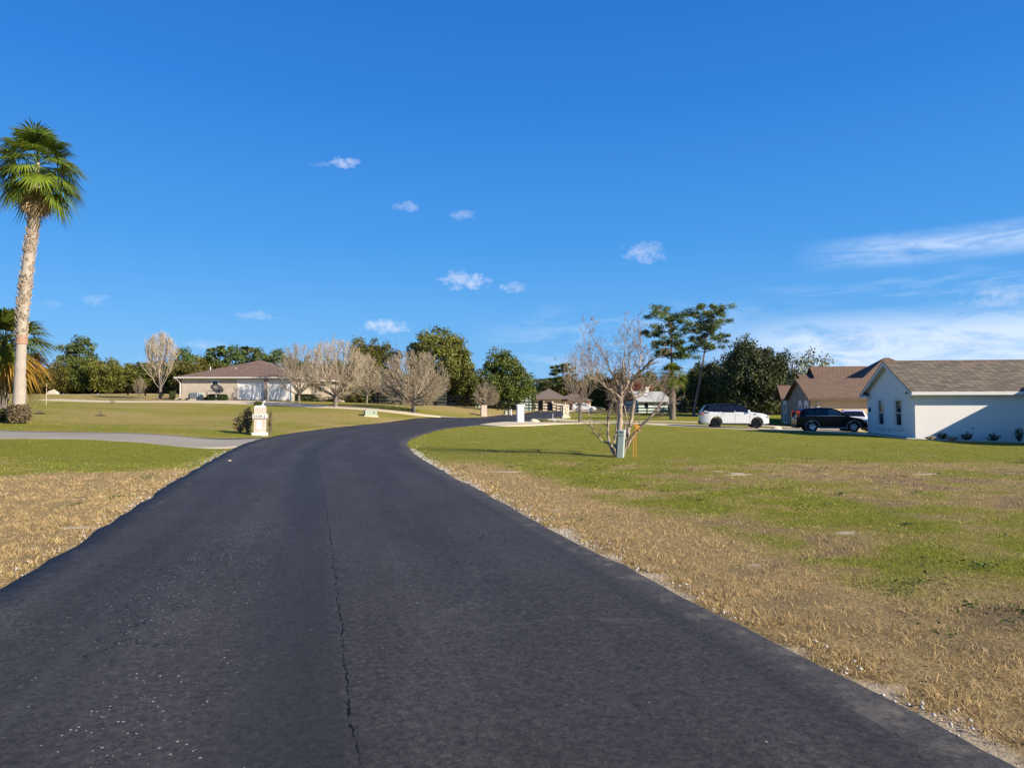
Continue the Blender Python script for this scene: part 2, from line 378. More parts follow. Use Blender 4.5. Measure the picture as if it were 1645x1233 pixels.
M = {}
M['stucco'] = simple('stucco_white', (.80, .765, .70), .9, .05, 2, bump=.05, spec=.2)
M['trim'] = simple('trim_white', (.70, .68, .63), .6, .08, 3)
M['white'] = simple('painted_white', (.72, .71, .69), .55, .06, 3)
M['cream'] = simple('cream_stucco', (.60, .52, .40), .85, .08, 3, bump=.3)
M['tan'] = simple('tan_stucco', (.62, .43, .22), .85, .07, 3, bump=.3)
M['tandoor'] = simple('tan_garage_door', (.66, .47, .26), .6, .05, 3)
M['concrete'] = simple('concrete', (.58, .48, .34), .95, .14, .6, bump=.2, spec=.08)
M['oldconc'] = simple('grey_drive', (.30, .27, .225), .95, .2, .5, bump=.2, spec=.08)
M['brown_roof'] = shingle('brown_shingles', (.23, .155, .115), (.17, .115, .088), (.08, .06, .05))
M['dark_roof'] = shingle('cocoa_shingles', (.22, .14, .095), (.165, .108, .078), (.06, .045, .04))
M['grey_roof'] = shingle('mixed_grey_shingles', (.225, .185, .135), (.115, .095, .076), (.06, .05, .04))
M['far_roof'] = shingle('tan_grey_shingles', (.23, .18, .145), (.17, .135, .11), (.08, .07, .06))
M['metal_roof'] = simple('pale_metal_roof', (.38, .38, .37), .5, .12, .5)
M['brick'] = brickmat('tan_brick', (.42, .33, .24), (.50, .42, .32), (.50, .46, .40))
M['pinkbrick'] = brickmat('pale_brick', (.50, .36, .29), (.56, .43, .35), (.6, .55, .48), .2, .07)
M['brickdark'] = brickmat('mixed_brown_brick', (.16, .09, .07), (.42, .34, .30), (.4, .36, .32), .2, .08)
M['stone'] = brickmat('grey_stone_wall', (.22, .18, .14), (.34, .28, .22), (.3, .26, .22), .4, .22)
M['glass'] = glassmat('window_glass')
M['black'] = simple('black_paint', (.012, .012, .013), .6, .2, 3)
M['fence'] = simple('black_fence_paint', (.006, .006, .007), .9, .35, 4, spec=.1)
M['fencegrey'] = simple('weathered_fence', (.035, .033, .032), .9, .4, 4, spec=.1)
M['grey'] = simple('grey_metal', (.30, .33, .35), .5, .1, 4, metal=.2)
M['utility'] = simple('grey_green_plastic', (.36, .42, .37), .6, .1, 5)
M['utilgreen'] = simple('pale_green_steel', (.33, .38, .29), .6, .12, 4)
M['orange'] = simple('orange_tape', (.80, .28, .03), .6, .1, 8)
M['dish'] = simple('dark_dish', (.02, .02, .022), .5, .1, 3)
M['darkgreen'] = simple('dark_green_siding', (.022, .028, .02), .8, .2, 2)
M['teal'] = simple('pale_teal_siding', (.38, .46, .43), .8, .1, 2)
M['mulch'] = simple('dark_mulch', (.018, .014, .012), .95, .4, 12, bump=.6)
M['rock'] = simple('pale_rock', (.58, .50, .38), .9, .2, 5, bump=.6)
M['gravel'] = simple('gravel_grey', (.50, .46, .41), .95, .35, 3, bump=.3)
M['bark'] = simple('grey_bark', (.17, .145, .12), .9, .35, 7, bump=.8)
M['palebark'] = simple('pale_smooth_bark', (.36, .28, .21), .85, .35, 5, bump=.5)
M['darkbark'] = simple('dark_oak_bark', (.075, .06, .048), .95, .35, 5, bump=.8)
M['pinebark'] = simple('pine_bark', (.23, .16, .12), .95, .4, 5, bump=.8)
M['twig'] = simple('bare_twigs', (.35, .285, .20), .9, .6, 1.6, bump=0, spec=.1)
M['twigdark'] = simple('bare_twigs_brown', (.25, .185, .135), .9, .35, 3, bump=0)
M['palmtrunk'] = simple('palm_trunk_smooth', (.37, .315, .26), .9, .3, 4, bump=.7)
M['boot'] = simple('palm_boots', (.38, .30, .22), .95, .7, 9, bump=.6)
M['ring'] = simple('red_brown_ring', (.38, .215, .145), .9, .6, 9, bump=.5)
M['deadfrond'] = simple('dead_fronds', (.40, .28, .16), .9, .35, 5, bump=0)
M['palm'] = leafmat('palm_green', (.022, .045, .010), (.27, .33, .035), .35, .4)
M['palmyellow'] = leafmat('palm_orange', (.12, .13, .02), (.50, .25, .04), .30, .5)
M['oak'] = leafmat('oak_leaves', (.028, .042, .009), (.19, .20, .034), .2)
M['oakolive'] = leafmat('oak_leaves_olive', (.040, .048, .010), (.225, .205, .034), .2)
M['oakdark'] = leafmat('oak_leaves_dark', (.013, .019, .007), (.12, .135, .045), .15)
M['pineleaf'] = leafmat('pine_needles', (.030, .055, .018), (.22, .29, .085), .2)
M['redleaf'] = leafmat('red_leaves', (.13, .03, .015), (.36, .12, .05), .25)
M['paleleaf'] = leafmat('pale_sparse_leaves', (.10, .11, .05), (.30, .30, .17), .3)
M['shrub'] = leafmat('shrub_leaves', (.02, .03, .010), (.12, .12, .03), .2)
M['hedge'] = leafmat('hedge_leaves', (.015, .022, .008), (.06, .08, .018), .15)
M['dryshrub'] = leafmat('bronze_shrub_leaves', (.06, .045, .02), (.34, .26, .14), .2)
M['grassclump'] = leafmat('pale_ornamental_grass', (.28, .24, .13), (.62, .55, .36), .3)
M['carwhite'] = simple('white_car_paint', (.80, .80, .80), .25, .01, 1, bump=0, spec=.5, coat=1)
M['carblack'] = simple('black_car_paint', (.004, .0035, .007), .22, .05, 1, bump=0, spec=.28)
M['fadedred'] = simple('faded_red', (.34, .10, .10), .8, .2, 4, bump=0)
M['carglass'] = glassmat('car_glass', (.006, .007, .012), .03)
M['carglasslight'] = glassmat('car_glass_light', (.06, .075, .07), .05)
M['tyre'] = simple('tyre_rubber', (.010, .010, .011), .85, .2, 6)
M['rimdark'] = simple('dark_alloy', (.03, .03, .032), .35, .1, 5, metal=.6, bump=0)
M['rimsilver'] = simple('silver_alloy', (.62, .62, .63), .3, .05, 5, metal=.6, bump=0)
M['plastic'] = simple('dark_trim_plastic', (.02, .02, .022), .7, .1, 4, bump=0)
M['cladding'] = simple('grey_cladding', (.22, .21, .20), .6, .1, 4, bump=0)
M['chrome'] = simple('chrome', (.75, .75, .76), .15, .02, 3, metal=1, bump=0)
M['redlamp'] = simple('red_tail_lamp', (.40, .012, .012), .2, .1, 4, bump=0, coat=1)
M['headlamp'] = simple('headlamp_lens', (.50, .52, .55), .15, .1, 6, bump=0, coat=1)
M['plate'] = simple('number_plate', (.55, .6, .55), .5, .1, 6, bump=0)
M['solar'] = glassmat('solar_glass', (.02, .03, .05), .12)
M['digits'] = simple('bronze_digits', (.16, .14, .12), .5, .1, 9, bump=0)
M['litter'] = leafmat('brown_litter', (.05, .03, .015), (.34, .22, .11), .1)
M['weed'] = leafmat('weed_leaves', (.05, .075, .014), (.16, .22, .03), .25)
# ================================================================== GROUND
def axis(segs):
    out = []
    for a, b, st in segs: out.extend(np.arange(a, b - 1e-6, st).tolist())
    out.append(segs[-1][1]); return np.array(out)
gy = axis([(-420,-60,40),(-60,-12,6),(-12,2,1),(2,24,.22),(24,50,.5),(50,130,1.4),(130,260,8),(260,800,60),(800,2600,300)])
gx = axis([(-1400,-400,200),(-400,-120,30),(-120,-50,4),(-50,-20,1.2),(-20,20,.3),(20,50,1.0),(50,120,4),(120,400,30),(400,1400,200)])
GX, GY = np.meshgrid(gx, gy); nx, ny = len(gx), len(gy)
GZ = Hn(GX, GY)
far = np.clip((np.hypot(GX, GY) - 420) / 500, 0, 1); GZ = GZ * (1 - far) + 1.0 * far
dr, sd = road_dist(GX, GY); dr = dr.reshape(GX.shape)
bump = (fbm(GX * .9, GY * .9, 5) - .5) * .10 * np.clip(dr / 1.5, 0, 1) * (np.hypot(GX, GY) < 60)
dip = np.clip(1 - np.abs(dr - .15) / .5, 0, 1) * .02
under = np.clip(-dr / .25, 0, 1) * .05
GZ = GZ + bump * .6 - dip - under
ii = np.arange(nx * ny).reshape(ny, nx)
FQ = np.stack([ii[:-1, :-1].ravel(), ii[:-1, 1:].ravel(), ii[1:, 1:].ravel(), ii[1:, :-1].ravel()], 1)
dry, sand, thatch = turf(GX, GY)
m, t = material('turf')
co = t.n('ShaderNodeTexCoord').outputs['Object']
dryA, sandA = t.attr('dry'), t.attr('sand')
n1 = t.noise(co, 34, 6, .72); n2 = t.noise(co, 2.6, 5, .6); n3 = t.noise(t.mapping(co, (.35, .9, 1)), 1.0, 5, .6); n4 = t.noise(co, 9, 4, .65)
fr = t.m('ADD', dryA, t.m('ADD', t.m('MULTIPLY_ADD', n1, .9, -.45), t.m('ADD', t.m('MULTIPLY_ADD', n2, .35, -.175), t.m('MULTIPLY_ADD', n3, .55, -.275))), clamp=True)
green = t.mix(n4, (.13, .145, .010), (.40, .385, .038))
tan = t.mix(n4, (.24, .155, .062), (.76, .55, .26))
c = t.mix(t.ramp(fr, .15, .85), green, tan)
c = t.mix(t.ramp(n1, .54, .36, 0, .60), c, (.05, .04, .014))  # gap shade between grass clumps, put into the colour
c = t.mix(t.m('MULTIPLY', t.ramp(t.m('ADD', t.attr('thatch'), t.m('MULTIPLY_ADD', n4, .9, -.45)), .25, .75), .85), c, t.mix(n1, (.07, .05, .022), (.40, .29, .16)))
spots = t.ramp(t.noise(co, 5.5, 6, .75), .57, .66)
c = t.mix(t.m('MULTIPLY', spots, .42), c, (.05, .045, .018))
sn = t.mix(t.noise(co, 28, 5, .7), (.50, .39, .26), (.86, .72, .52))
sf = t.ramp(t.m('ADD', sandA, t.m('MULTIPLY_ADD', n1, 1.0, -.5)), .35, .6)
c = t.mix(sf, c, sn)
t.set(t.b, 'Base Color', c); t.set(t.b, 'Roughness', .95); t.set(t.b, 'Specular IOR Level', .15)
t.set(t.b, 'Normal', t.bump(t.m('ADD', n1, t.m('MULTIPLY', n4, .7)), 1.0, .09))
me = mesh_np('ground', np.stack([GX.ravel(), GY.ravel(), GZ.ravel()], 1), FQ, m, {'dry': dry, 'sand': sand, 'thatch': thatch}, True)
tag(link('ground', me), kind='structure')
MT_turf = m

# ================================================================== ROAD
NU = 17
us = np.linspace(-1, 1, NU)
wob = (fbm(RCs * 1.6, RCs * 0 + 3.3, 9) - .5) * .16 + (fbm(RCs * 6, RCs * 0 + 1.3, 19) - .5) * .07
wobR = (fbm(RCs * 1.6, RCs * 0 + 13.3, 29) - .5) * .16 + (fbm(RCs * 6, RCs * 0 + 7.3, 39) - .5) * .07
V = []; RU = []; RV = []
lat = us[None, :] * RCh[:, None]; lat[:, 0] -= wob; lat[:, -1] += wobR
lat = np.concatenate([lat[:, :1] - .03, lat, lat[:, -1:] + .03], 1)
PX = RCc[:, 0:1] + RN[:, 0:1] * lat; PY = RCc[:, 1:2] + RN[:, 1:2] * lat
PZ = Hn(PX, PY) + .022; PZ[:, 0] -= .10; PZ[:, -1] -= .10
ii = np.arange(NR * (NU + 2)).reshape(NR, NU + 2)
FQ = np.stack([ii[:-1, :-1].ravel(), ii[:-1, 1:].ravel(), ii[1:, 1:].ravel(), ii[1:, :-1].ravel()], 1)
m, t = material('asphalt')
co = t.n('ShaderNodeTexCoord').outputs['Object']
u, v = t.attr('ru'), t.attr('rv')
uv = t.n('ShaderNodeCombineXYZ'); t.set(uv, 0, u); t.set(uv, 1, v); uv = uv.outputs[0]
agg = t.noise(co, 27, 7, .92); agg2 = t.noise(co, 30, 3, .7)
big = t.noise(t.mapping(uv, (1.1, .12, 1)), 1.6, 4, .6); blot = t.noise(co, .7, 4, .6)
base = t.mix(t.ramp(agg, .34, .66), (.005, .0045, .005), (.082, .075, .071))
base = t.mix(t.ramp(agg, .60, .70, 0, .6), base, (.26, .25, .24))
def scl(c, f):
    nd = t.n('ShaderNodeVectorMath', operation='SCALE'); t.set(nd, 0, c); t.set(nd, 'Scale', f); return nd.outputs[0]
base = scl(base, t.m('MULTIPLY', t.m('MULTIPLY_ADD', big, .9, .60), t.m('MULTIPLY_ADD', blot, .5, .78)))
# centre seam: smoother band on its left, a wandering crack along it
wn = t.noise(t.mapping(uv, (0, 1, 1)), 1.5, 6, .7)
uu = t.m('ADD', u, t.m('MULTIPLY_ADD', wn, .16, -.10))
cw = t.noise(t.mapping(uv, (0, 1, 1)), 5.5, 5, .8)
crack = t.m('LESS_THAN', t.m('ABSOLUTE', uu), t.m('MULTIPLY', t.m('MAXIMUM', t.m('SUBTRACT', cw, .43), 0.004), .06))
farline = t.m('MULTIPLY', t.m('LESS_THAN', t.m('ABSOLUTE', t.m('ADD', u, .02)), .03), t.ramp(v, 60, 68))
band = t.m('MULTIPLY', t.ramp(u, -.75, -.45), t.ramp(u, .0, -.06))
base = t.mix(t.m('MULTIPLY', band, .40), base, (.034, .034, .037))
# fine cracks
cv = t.n('ShaderNodeTexVoronoi', feature='DISTANCE_TO_EDGE'); dn = t.n('ShaderNodeVectorMath', operation='ADD')
nz3 = t.n('ShaderNodeTexNoise'); t.set(nz3, 'Vector', co); t.set(nz3, 'Scale', 1.8); t.set(nz3, 'Detail', 5)
sc3 = t.n('ShaderNodeVectorMath', operation='SCALE'); t.set(sc3, 0, nz3.outputs[1]); t.set(sc3, 'Scale', 1.1)
t.set(dn, 0, co); t.set(dn, 1, sc3.outputs[0]); t.set(cv, 'Vector', dn.outputs[0]); t.set(cv, 'Scale', .32)
fine = t.m('MULTIPLY', t.m('LESS_THAN', cv.outputs[0], .0022), t.m('GREATER_THAN', t.noise(co, .45, 2, .5), .54))
base = t.mix(t.m('MULTIPLY', fine, .8), base, (.004, .004, .005))
pale = t.m('MULTIPLY', t.m('LESS_THAN', t.m('ABSOLUTE', t.m('SUBTRACT', cv.outputs[0], .006)), .003), t.m('GREATER_THAN', t.noise(t.mapping(co, loc=(7, 3, 0)), .5, 2, .5), .55))
base = t.mix(t.m('MULTIPLY', pale, .13), base, (.20, .19, .18))
base = t.mix(crack, base, (.002, .002, .003))
base = t.mix(t.m('MULTIPLY', farline, .35), base, (.10, .10, .11))
# pale grit swept between the wheel paths
gv = t.n('ShaderNodeTexVoronoi'); t.set(gv, 'Vector', co); t.set(gv, 'Scale', 34.0); t.set(gv, 'Randomness', 1.0)
gs = t.n('ShaderNodeSeparateXYZ'); t.set(gs, 0, gv.outputs['Color'])
gmask = t.m('MULTIPLY', t.m('MULTIPLY', t.ramp(u, -2.0, -1.35), t.ramp(u, -.45, -1.0)), t.ramp(t.noise(t.mapping(uv, (1, .35, 1)), 1.3, 3, .6), .38, .62))
gm2 = t.m('MULTIPLY', t.m('MULTIPLY', t.ramp(u, .2, .7), t.ramp(u, 1.7, 1.1)), t.ramp(v, 60, 66)); gm2 = t.m('MULTIPLY', gm2, t.ramp(v, 82, 74))
gmask = t.m('ADD', t.m('MAXIMUM', gmask, gm2), .006)
grit = t.m('MULTIPLY', t.m('LESS_THAN', gv.outputs['Distance'], t.m('MULTIPLY_ADD', gs.outputs[1], .20, .04)), t.m('LESS_THAN', gs.outputs[0], t.m('MULTIPLY', gmask, .62)))
base = t.mix(grit, base, t.mix(gs.outputs[2], (.12, .115, .11), (.48, .46, .42)))
wheel = t.m('MULTIPLY', t.m('ADD', t.m('COSINE', t.m('MULTIPLY', t.m('ADD', u, t.m('MULTIPLY', wn, .5)), 4.2)), 1.0), .10)
base = t.mix(wheel, base, (.012, .012, .014))
scuff = t.ramp(t.noise(t.mapping(uv, (5, .10, 1)), 1.0, 5, .7), .56, .74, 0, .30)
base = t.mix(scuff, base, (.085, .083, .085))
dust = t.m('MULTIPLY', t.m('GREATER_THAN', t.m('ABSOLUTE', u), 2.55), t.ramp(t.noise(co, 3.5, 5, .7), .5, .72, 0, .35))
base = t.mix(dust, base, (.22, .19, .15))
t.set(t.b, 'Base Color', base); t.set(t.b, 'Roughness', t.m('MULTIPLY_ADD', big, -.12, .74)); t.set(t.b, 'Specular IOR Level', .20)
t.set(t.b, 'Normal', t.bump(t.m('SUBTRACT', t.m('ADD', agg, t.m('MULTIPLY', agg2, .5)), t.m('MULTIPLY', crack, 2.5)), .55, .006))
me = mesh_np('road', np.stack([PX.ravel(), PY.ravel(), PZ.ravel()], 1), FQ, m, {'ru': lat.ravel(), 'rv': np.repeat(RCs, NU + 2)}, True)
tag(link('road', me), kind='structure')

# ================================================================== DRIVEWAYS
def strip_between(name, lo, up, mat, lift=.03, n=90, k=7):
    a = resample(lo, n); b = resample(up, n); q = np.linspace(0, 1, k)
    X = a[:, 0:1] * (1 - q) + b[:, 0:1] * q; Y = a[:, 1:2] * (1 - q) + b[:, 1:2] * q
    Z = Hn(X, Y) + lift
    X = np.concatenate([X[:, :1], X, X[:, -1:]], 1); Y = np.concatenate([Y[:, :1], Y, Y[:, -1:]], 1)
    Z = np.concatenate([Z[:, :1] - .12, Z, Z[:, -1:] - .12], 1)
    i2 = np.arange(n * (k + 2)).reshape(n, k + 2)
    f = np.stack([i2[:-1, :-1].ravel(), i2[:-1, 1:].ravel(), i2[1:, 1:].ravel(), i2[1:, :-1].ravel()], 1)
    return link(name, mesh_np(name, np.stack([X.ravel(), Y.ravel(), Z.ravel()], 1), f, mat, None, True))
for kx, mt in (('front_drive', M['concrete']), ('back_drive', M['concrete']), ('left_drive', M['oldconc']), ('ranch_drive', M['concrete'])):
    tag(strip_between('driveway', *DRV[kx], mt, .035 if kx != 'left_drive' else .015), kind='structure')
POLYS = [poly_of(k2) for k2 in DRV]
HOUSEP = []     # footprints to keep the grass out of

# ================================================================== GRASS
def grass_field():
    Ps = []; hs = []; ws = []
    zones = [(3.0, 7, 6000, .0026), (7, 12, 3000, .0038), (12, 20, 1100, .0065), (20, 34, 180, .014), (34, 56, 46, .025)]
    for d0, d1, dens, wd in zones:
        hw = d1 * .80 + 1.5; A = 2 * hw * (d1 - d0); n = int(A * dens)
        x = rng.uniform(-hw, hw, n); y = rng.uniform(d0, d1, n)
        k2 = np.abs(x) < y * .80 + 1.5; x, y = x[k2], y[k2]
        d, s = road_dist(x, y)
        ok = d > .02 + rng.random(len(x)) ** 2 * .25
        for P in POLYS: ok &= ~in_poly(x, y, P)
        ok &= ~((x > 21.5) & (y > 36.8 - (x - 21.5) * .1))
        x, y, d, s = x[ok], y[ok], d[ok], s[ok]
        Ps.append(np.stack([x, y], 1)); ws.append(np.full(len(x), wd))
    P = np.concatenate(Ps); w = np.concatenate(ws); x, y = P[:, 0], P[:, 1]
    dry, sand, thatch = turf(x, y)
    keep = rng.random(len(x)) > np.clip(sand * 1.15 + thatch * .35, 0, .97); x, y, w, dry = x[keep], y[keep], w[keep], dry[keep]
    cl = fbm(x * 5.0, y * 5.0, 77); keep = rng.random(len(x)) < np.clip((cl - .36) * 4.2, .05, 1); x, y, w, dry, cl = x[keep], y[keep], w[keep], dry[keep], cl[keep]
    n = len(x); z = Hn(x, y)
    dr, sd = road_dist(x, y)
    bump = (fbm(x * .9, y * .9, 5) - .5) * .06 * np.clip(dr / 1.5, 0, 1)
    z = z + bump - .012
    hgt = (.014 + .032 * rng.random(n) ** 1.8) * (.65 + .9 * cl) * np.where(y < 20, 1, .8) * np.where((dry > .75) & (y < 20), 1.25, 1)
    ang = rng.uniform(0, 2 * np.pi, n); lean = rng.normal(0, 1.0, (n, 2)) * hgt[:, None] * (.4 + 1.3 * rng.random(n) ** 2)[:, None]
    ux, uy = np.cos(ang) * w, np.sin(ang) * w
    f = rng.uniform(.6, 1.3, n)
    a = np.stack([x - ux * f, y - uy * f, z], 1); b = np.stack([x + ux * f, y + uy * f, z], 1); c2 = np.stack([x + lean[:, 0], y + lean[:, 1], z + hgt], 1)
    V = np.stack([a, b, c2], 1).reshape(-1, 3); Fc = np.arange(3 * n).reshape(n, 3)
    col = np.clip(dry + rng.normal(0, .30, n), 0, 1); tone = rng.random(n)
    m, t = material('grass_blades')
    fr = t.attr('dry'); tn = t.attr('tone')
    g = t.mix(tn, (.045, .075, .010), (.50, .54, .06)); d_ = t.mix(tn, (.20, .125, .055), (.90, .65, .32))
    c3 = t.mix(t.ramp(fr, .25, .75), g, d_)
    t.set(t.b, 'Base Color', c3); t.set(t.b, 'Roughness', .7); t.set(t.b, 'Specular IOR Level', .25)
    tr = t.n('ShaderNodeBsdfTranslucent'); t.set(tr, 'Color', c3); mx = t.n('ShaderNodeMixShader'); t.set(mx, 0, .3)
    t.nt.links.new(t.b.outputs[0], mx.inputs[1]); t.nt.links.new(tr.outputs[0], mx.inputs[2]); t.nt.links.new(mx.outputs[0], t.out.inputs[0])
    me = mesh_np('grass', V, Fc, m, {'dry': np.repeat(col, 3), 'tone': np.repeat(tone, 3)})
    o = link('grass', me); tag(o, 'short green and straw coloured grass blades covering the verges and lawns', 'grass', kind='stuff')
    print('grass blades', n)
grass_field()

# gravel along the road edge
def gravel():
    n = 15000; idx = rng.integers(0, NR, n); side = np.where(rng.random(n) < .72, 1, -1)
    s = RCs[idx]; keep = (RCc[idx, 1] > 2) & (RCc[idx, 1] < 26); idx, side = idx[keep], side[keep]; n = len(idx)
    off = RCh[idx] + np.abs(rng.normal(.02, .16, n)) + .0
    p = RCc[idx] + RN[idx] * (side * off)[:, None] + RT[idx] * rng.uniform(-.2, .2, n)[:, None]
    dr, _ = road_dist(p[:, 0], p[:, 1]); k2 = (dr > -.06) & (fbm(p[:, 0] * 2.2, p[:, 1] * 2.2, 55) > .42); p = p[k2]; n = len(p)
    z = Hn(p[:, 0], p[:, 1]); r = rng.uniform(.004, .014, n) * (1 + p[:, 1] / 22)
    base = np.array([(1,0,0),(0,1,0),(-1,0,0),(0,-1,0),(0,0,.8),(0,0,-.6)]); FT = np.array([(0,1,4),(1,2,4),(2,3,4),(3,0,4),(1,0,5),(2,1,5),(3,2,5),(0,3,5)])
    a = rng.uniform(0, 6.28, n); ca, sa = np.cos(a), np.sin(a); jit = rng.uniform(.6, 1.4, (n, 6, 3))
    bb = base[None] * jit; X = bb[..., 0] * ca[:, None] - bb[..., 1] * sa[:, None]; Y = bb[..., 0] * sa[:, None] + bb[..., 1] * ca[:, None]
    V = np.stack([p[:, 0:1] + X * r[:, None], p[:, 1:2] + Y * r[:, None], z[:, None] + .008 + bb[..., 2] * r[:, None]], -1).reshape(-1, 3)
    Fc = (FT[None] + (np.arange(n) * 6)[:, None, None]).reshape(-1, 3)
    o = link('gravel', mesh_np('gravel', V, Fc, M['gravel'])); tag(o, 'loose pale grit and crumbs along the edges of the asphalt', 'gravel', kind='stuff')
gravel()
# ================================================================== SKY, SUN
SUN_EL, SUN_AZ = 27.0, 122.0       # azimuth clockwise from the view direction (+Y)
sdir = Vector((math.sin(R(SUN_AZ)) * math.cos(R(SUN_EL)), math.cos(R(SUN_AZ)) * math.cos(R(SUN_EL)), math.sin(R(SUN_EL))))
sl = bpy.data.lights.new('sun', 'SUN'); so = bpy.data.objects.new('sun', sl); COL.objects.link(so)
sl.energy = 5.0; sl.angle = R(.53); sl.color = (1.0, .90, .74)
so.rotation_euler = (-sdir).to_track_quat('-Z', 'Y').to_euler(); so.location = (30, -30, 40)
wd = bpy.data.worlds.new('World'); SC.world = wd; wd.use_nodes = True; t = NT(wd.node_tree)
out = t.n('ShaderNodeOutputWorld'); bg = t.n('ShaderNodeBackground'); t.nt.links.new(bg.outputs[0], out.inputs[0])
sky = t.n('ShaderNodeTexSky', sky_type='NISHITA', sun_disc=False, sun_elevation=R(SUN_EL), sun_rotation=R(SUN_AZ), altitude=20, air_density=1.0, dust_density=.15, ozone_density=3.5)
hs = t.n('ShaderNodeHueSaturation'); t.set(hs, 'Color', sky.outputs[0]); t.set(hs, 'Saturation', 1.28); t.set(hs, 'Value', 1.0); t.set(hs, 'Hue', .5)
tc = t.n('ShaderNodeTexCoord').outputs['Generated']
sp = t.n('ShaderNodeSeparateXYZ'); t.set(sp, 0, tc)
az = t.m('MULTIPLY', t.m('ARCTAN2', sp.outputs[0], sp.outputs[1]), 180 / math.pi)
el = t.m('MULTIPLY', t.m('ARCSINE', sp.outputs[2]), 180 / math.pi)
ae = t.n('ShaderNodeCombineXYZ'); t.set(ae, 0, az); t.set(ae, 1, el); ae = ae.outputs[0]
def AE(px, py):
    a, y, z = (px - 822.5) / F, CP - SP * (616.5 - py) / F, SP + CP * (616.5 - py) / F
    return math.degrees(math.atan2(a, y)), math.degrees(math.atan2(z, math.hypot(a, y)))
nA = t.noise(t.mapping(ae, (1, 1.8, 1)), .9, 6, .62, .3)
nB = t.noise(t.mapping(ae, (1, 1, 1)), 2.4, 4, .6)
puff = None
for px, py, w, h, dens in [(556,262,26,10,.75),(515,265,18,6,.25),(652,332,24,9,.45),(742,346,26,9,.45),(748,452,46,16,.8),(735,446,20,18,.55),(825,461,26,9,.55),(620,524,40,13,.85),(1036,405,40,19,.5),(415,507,32,9,.35),(155,481,22,10,.3),(78,489,20,6,.2),(330,553,34,8,.35),(1400,540,60,9,-.5),(1360,557,34,6,-.35),(1618,474,60,18,.45),(1376,582,22,12,.7),(1090,512,24,8,.3),(1260,575,40,9,.25)]:
    a0, e0 = AE(px, py); kx = 1 / (w / F * 57.3); ky = 1 / (h / F * 57.3)
    dx = t.m('MULTIPLY', t.m('SUBTRACT', az, a0), kx); dy = t.m('MULTIPLY', t.m('SUBTRACT', el, e0), ky)
    q = t.m('SUBTRACT', 1.0, t.m('ADD', t.m('MULTIPLY', dx, dx), t.m('MULTIPLY', dy, dy)))
    q = t.m('ADD', q, t.m('MULTIPLY_ADD', nA, 3.4, -1.95)); q = t.m('ADD', q, t.m('MULTIPLY_ADD', nB, 1.6, -.8))
    q = t.m('MULTIPLY', t.ramp(q, -.1, 2.1), abs(dens))
    if dens > 0: puff = q if puff is None else t.m('MAXIMUM', puff, q)
    else:
        try: greyp = t.m('MAXIMUM', greyp, q)
        except NameError: greyp = q
# cirrus: a long streak upper right, a soft bank lower right, thin wisps in the middle
c1 = t.noise(t.mapping(ae, (.10, .75, 1), rot=(0, 0, R(-2))), 1.6, 7, .62, .5)
c2 = t.noise(t.mapping(ae, (.16, .55, 1), loc=(3, 9, 0), rot=(0, 0, R(-6))), 1.0, 7, .66, .8)
def bandm(a0, a1, fa, e0, e1, fe):
    x = t.m('MULTIPLY', t.ramp(az, a0 - fa, a0 + fa), t.ramp(az, a1 + fa, a1 - fa)); y = t.m('MULTIPLY', t.ramp(el, e0 - fe, e0 + fe), t.ramp(el, e1 + fe, e1 - fe)); return t.m('MULTIPLY', x, y)
grad = t.n('ShaderNodeValToRGB'); t.set(grad, 0, t.ramp(el, 0, 60)); r_ = grad.color_ramp; r_.elements[0].color = (2.0, 4.9, 9.0, 1); r_.elements[1].color = (.05, .55, 2.6, 1)
for p_, c_ in ((.10, (1.35, 4.4, 9.0)), (.22, (.72, 3.4, 8.6)), (.40, (.34, 2.3, 7.6)), (.60, (.20, 1.6, 6.2)), (.8, (.08, .8, 3.6))):
    e_ = r_.elements.new(p_); e_.color = c_ + (1,)
skyc = t.mix(.82, hs.outputs[0], grad.outputs[0])
streak = t.m('MULTIPLY', bandm(25.5, 60, 3.0, AE(1450,414)[1], AE(1450,386)[1], .75), t.m('MULTIPLY', t.ramp(c1, .26, .62), t.ramp(nA, .22, .50, .45, 1.0)))
bank = t.m('MULTIPLY', bandm(19, 75, 5, -4, AE(1400,516)[1], 1.1), t.ramp(c2, .24, .52))
mid = t.m('MULTIPLY', bandm(1, 22, 5, -3, 7.6, 1.4), t.ramp(c2, .46, .74)); mid = t.m('MULTIPLY', mid, .55)
wis = t.m('MULTIPLY', bandm(23, 60, 6, 8.0, 9.6, 1.0), t.ramp(c1, .46, .72)); wis = t.m('MULTIPLY', wis, .35)
# the rest of the sky keeps thin cirrus too, for other viewpoints
cir = t.m('MAXIMUM', t.m('MULTIPLY', streak, .74), t.m('MAXIMUM', t.m('MULTIPLY', bank, .90), t.m('MAXIMUM', mid, wis)))
col = t.mix(cir, skyc, (7.0, 8.3, 10.4))
col = t.mix(puff, col, (9.6, 9.6, 10.4))
col = t.mix(greyp, col, (4.2, 5.4, 7.8))
t.set(bg, 'Color', col); t.set(bg, 'Strength', .063)
SC.view_settings.view_transform = 'Standard'; SC.view_settings.look = 'None'; SC.view_settings.exposure = .75; SC.view_settings.gamma = 1
SC.render.engine = 'CYCLES'; SC.cycles.use_denoising = True; SC.cycles.max_bounces = 5; SC.cycles.diffuse_bounces = 2; SC.cycles.transparent_max_bounces = 4
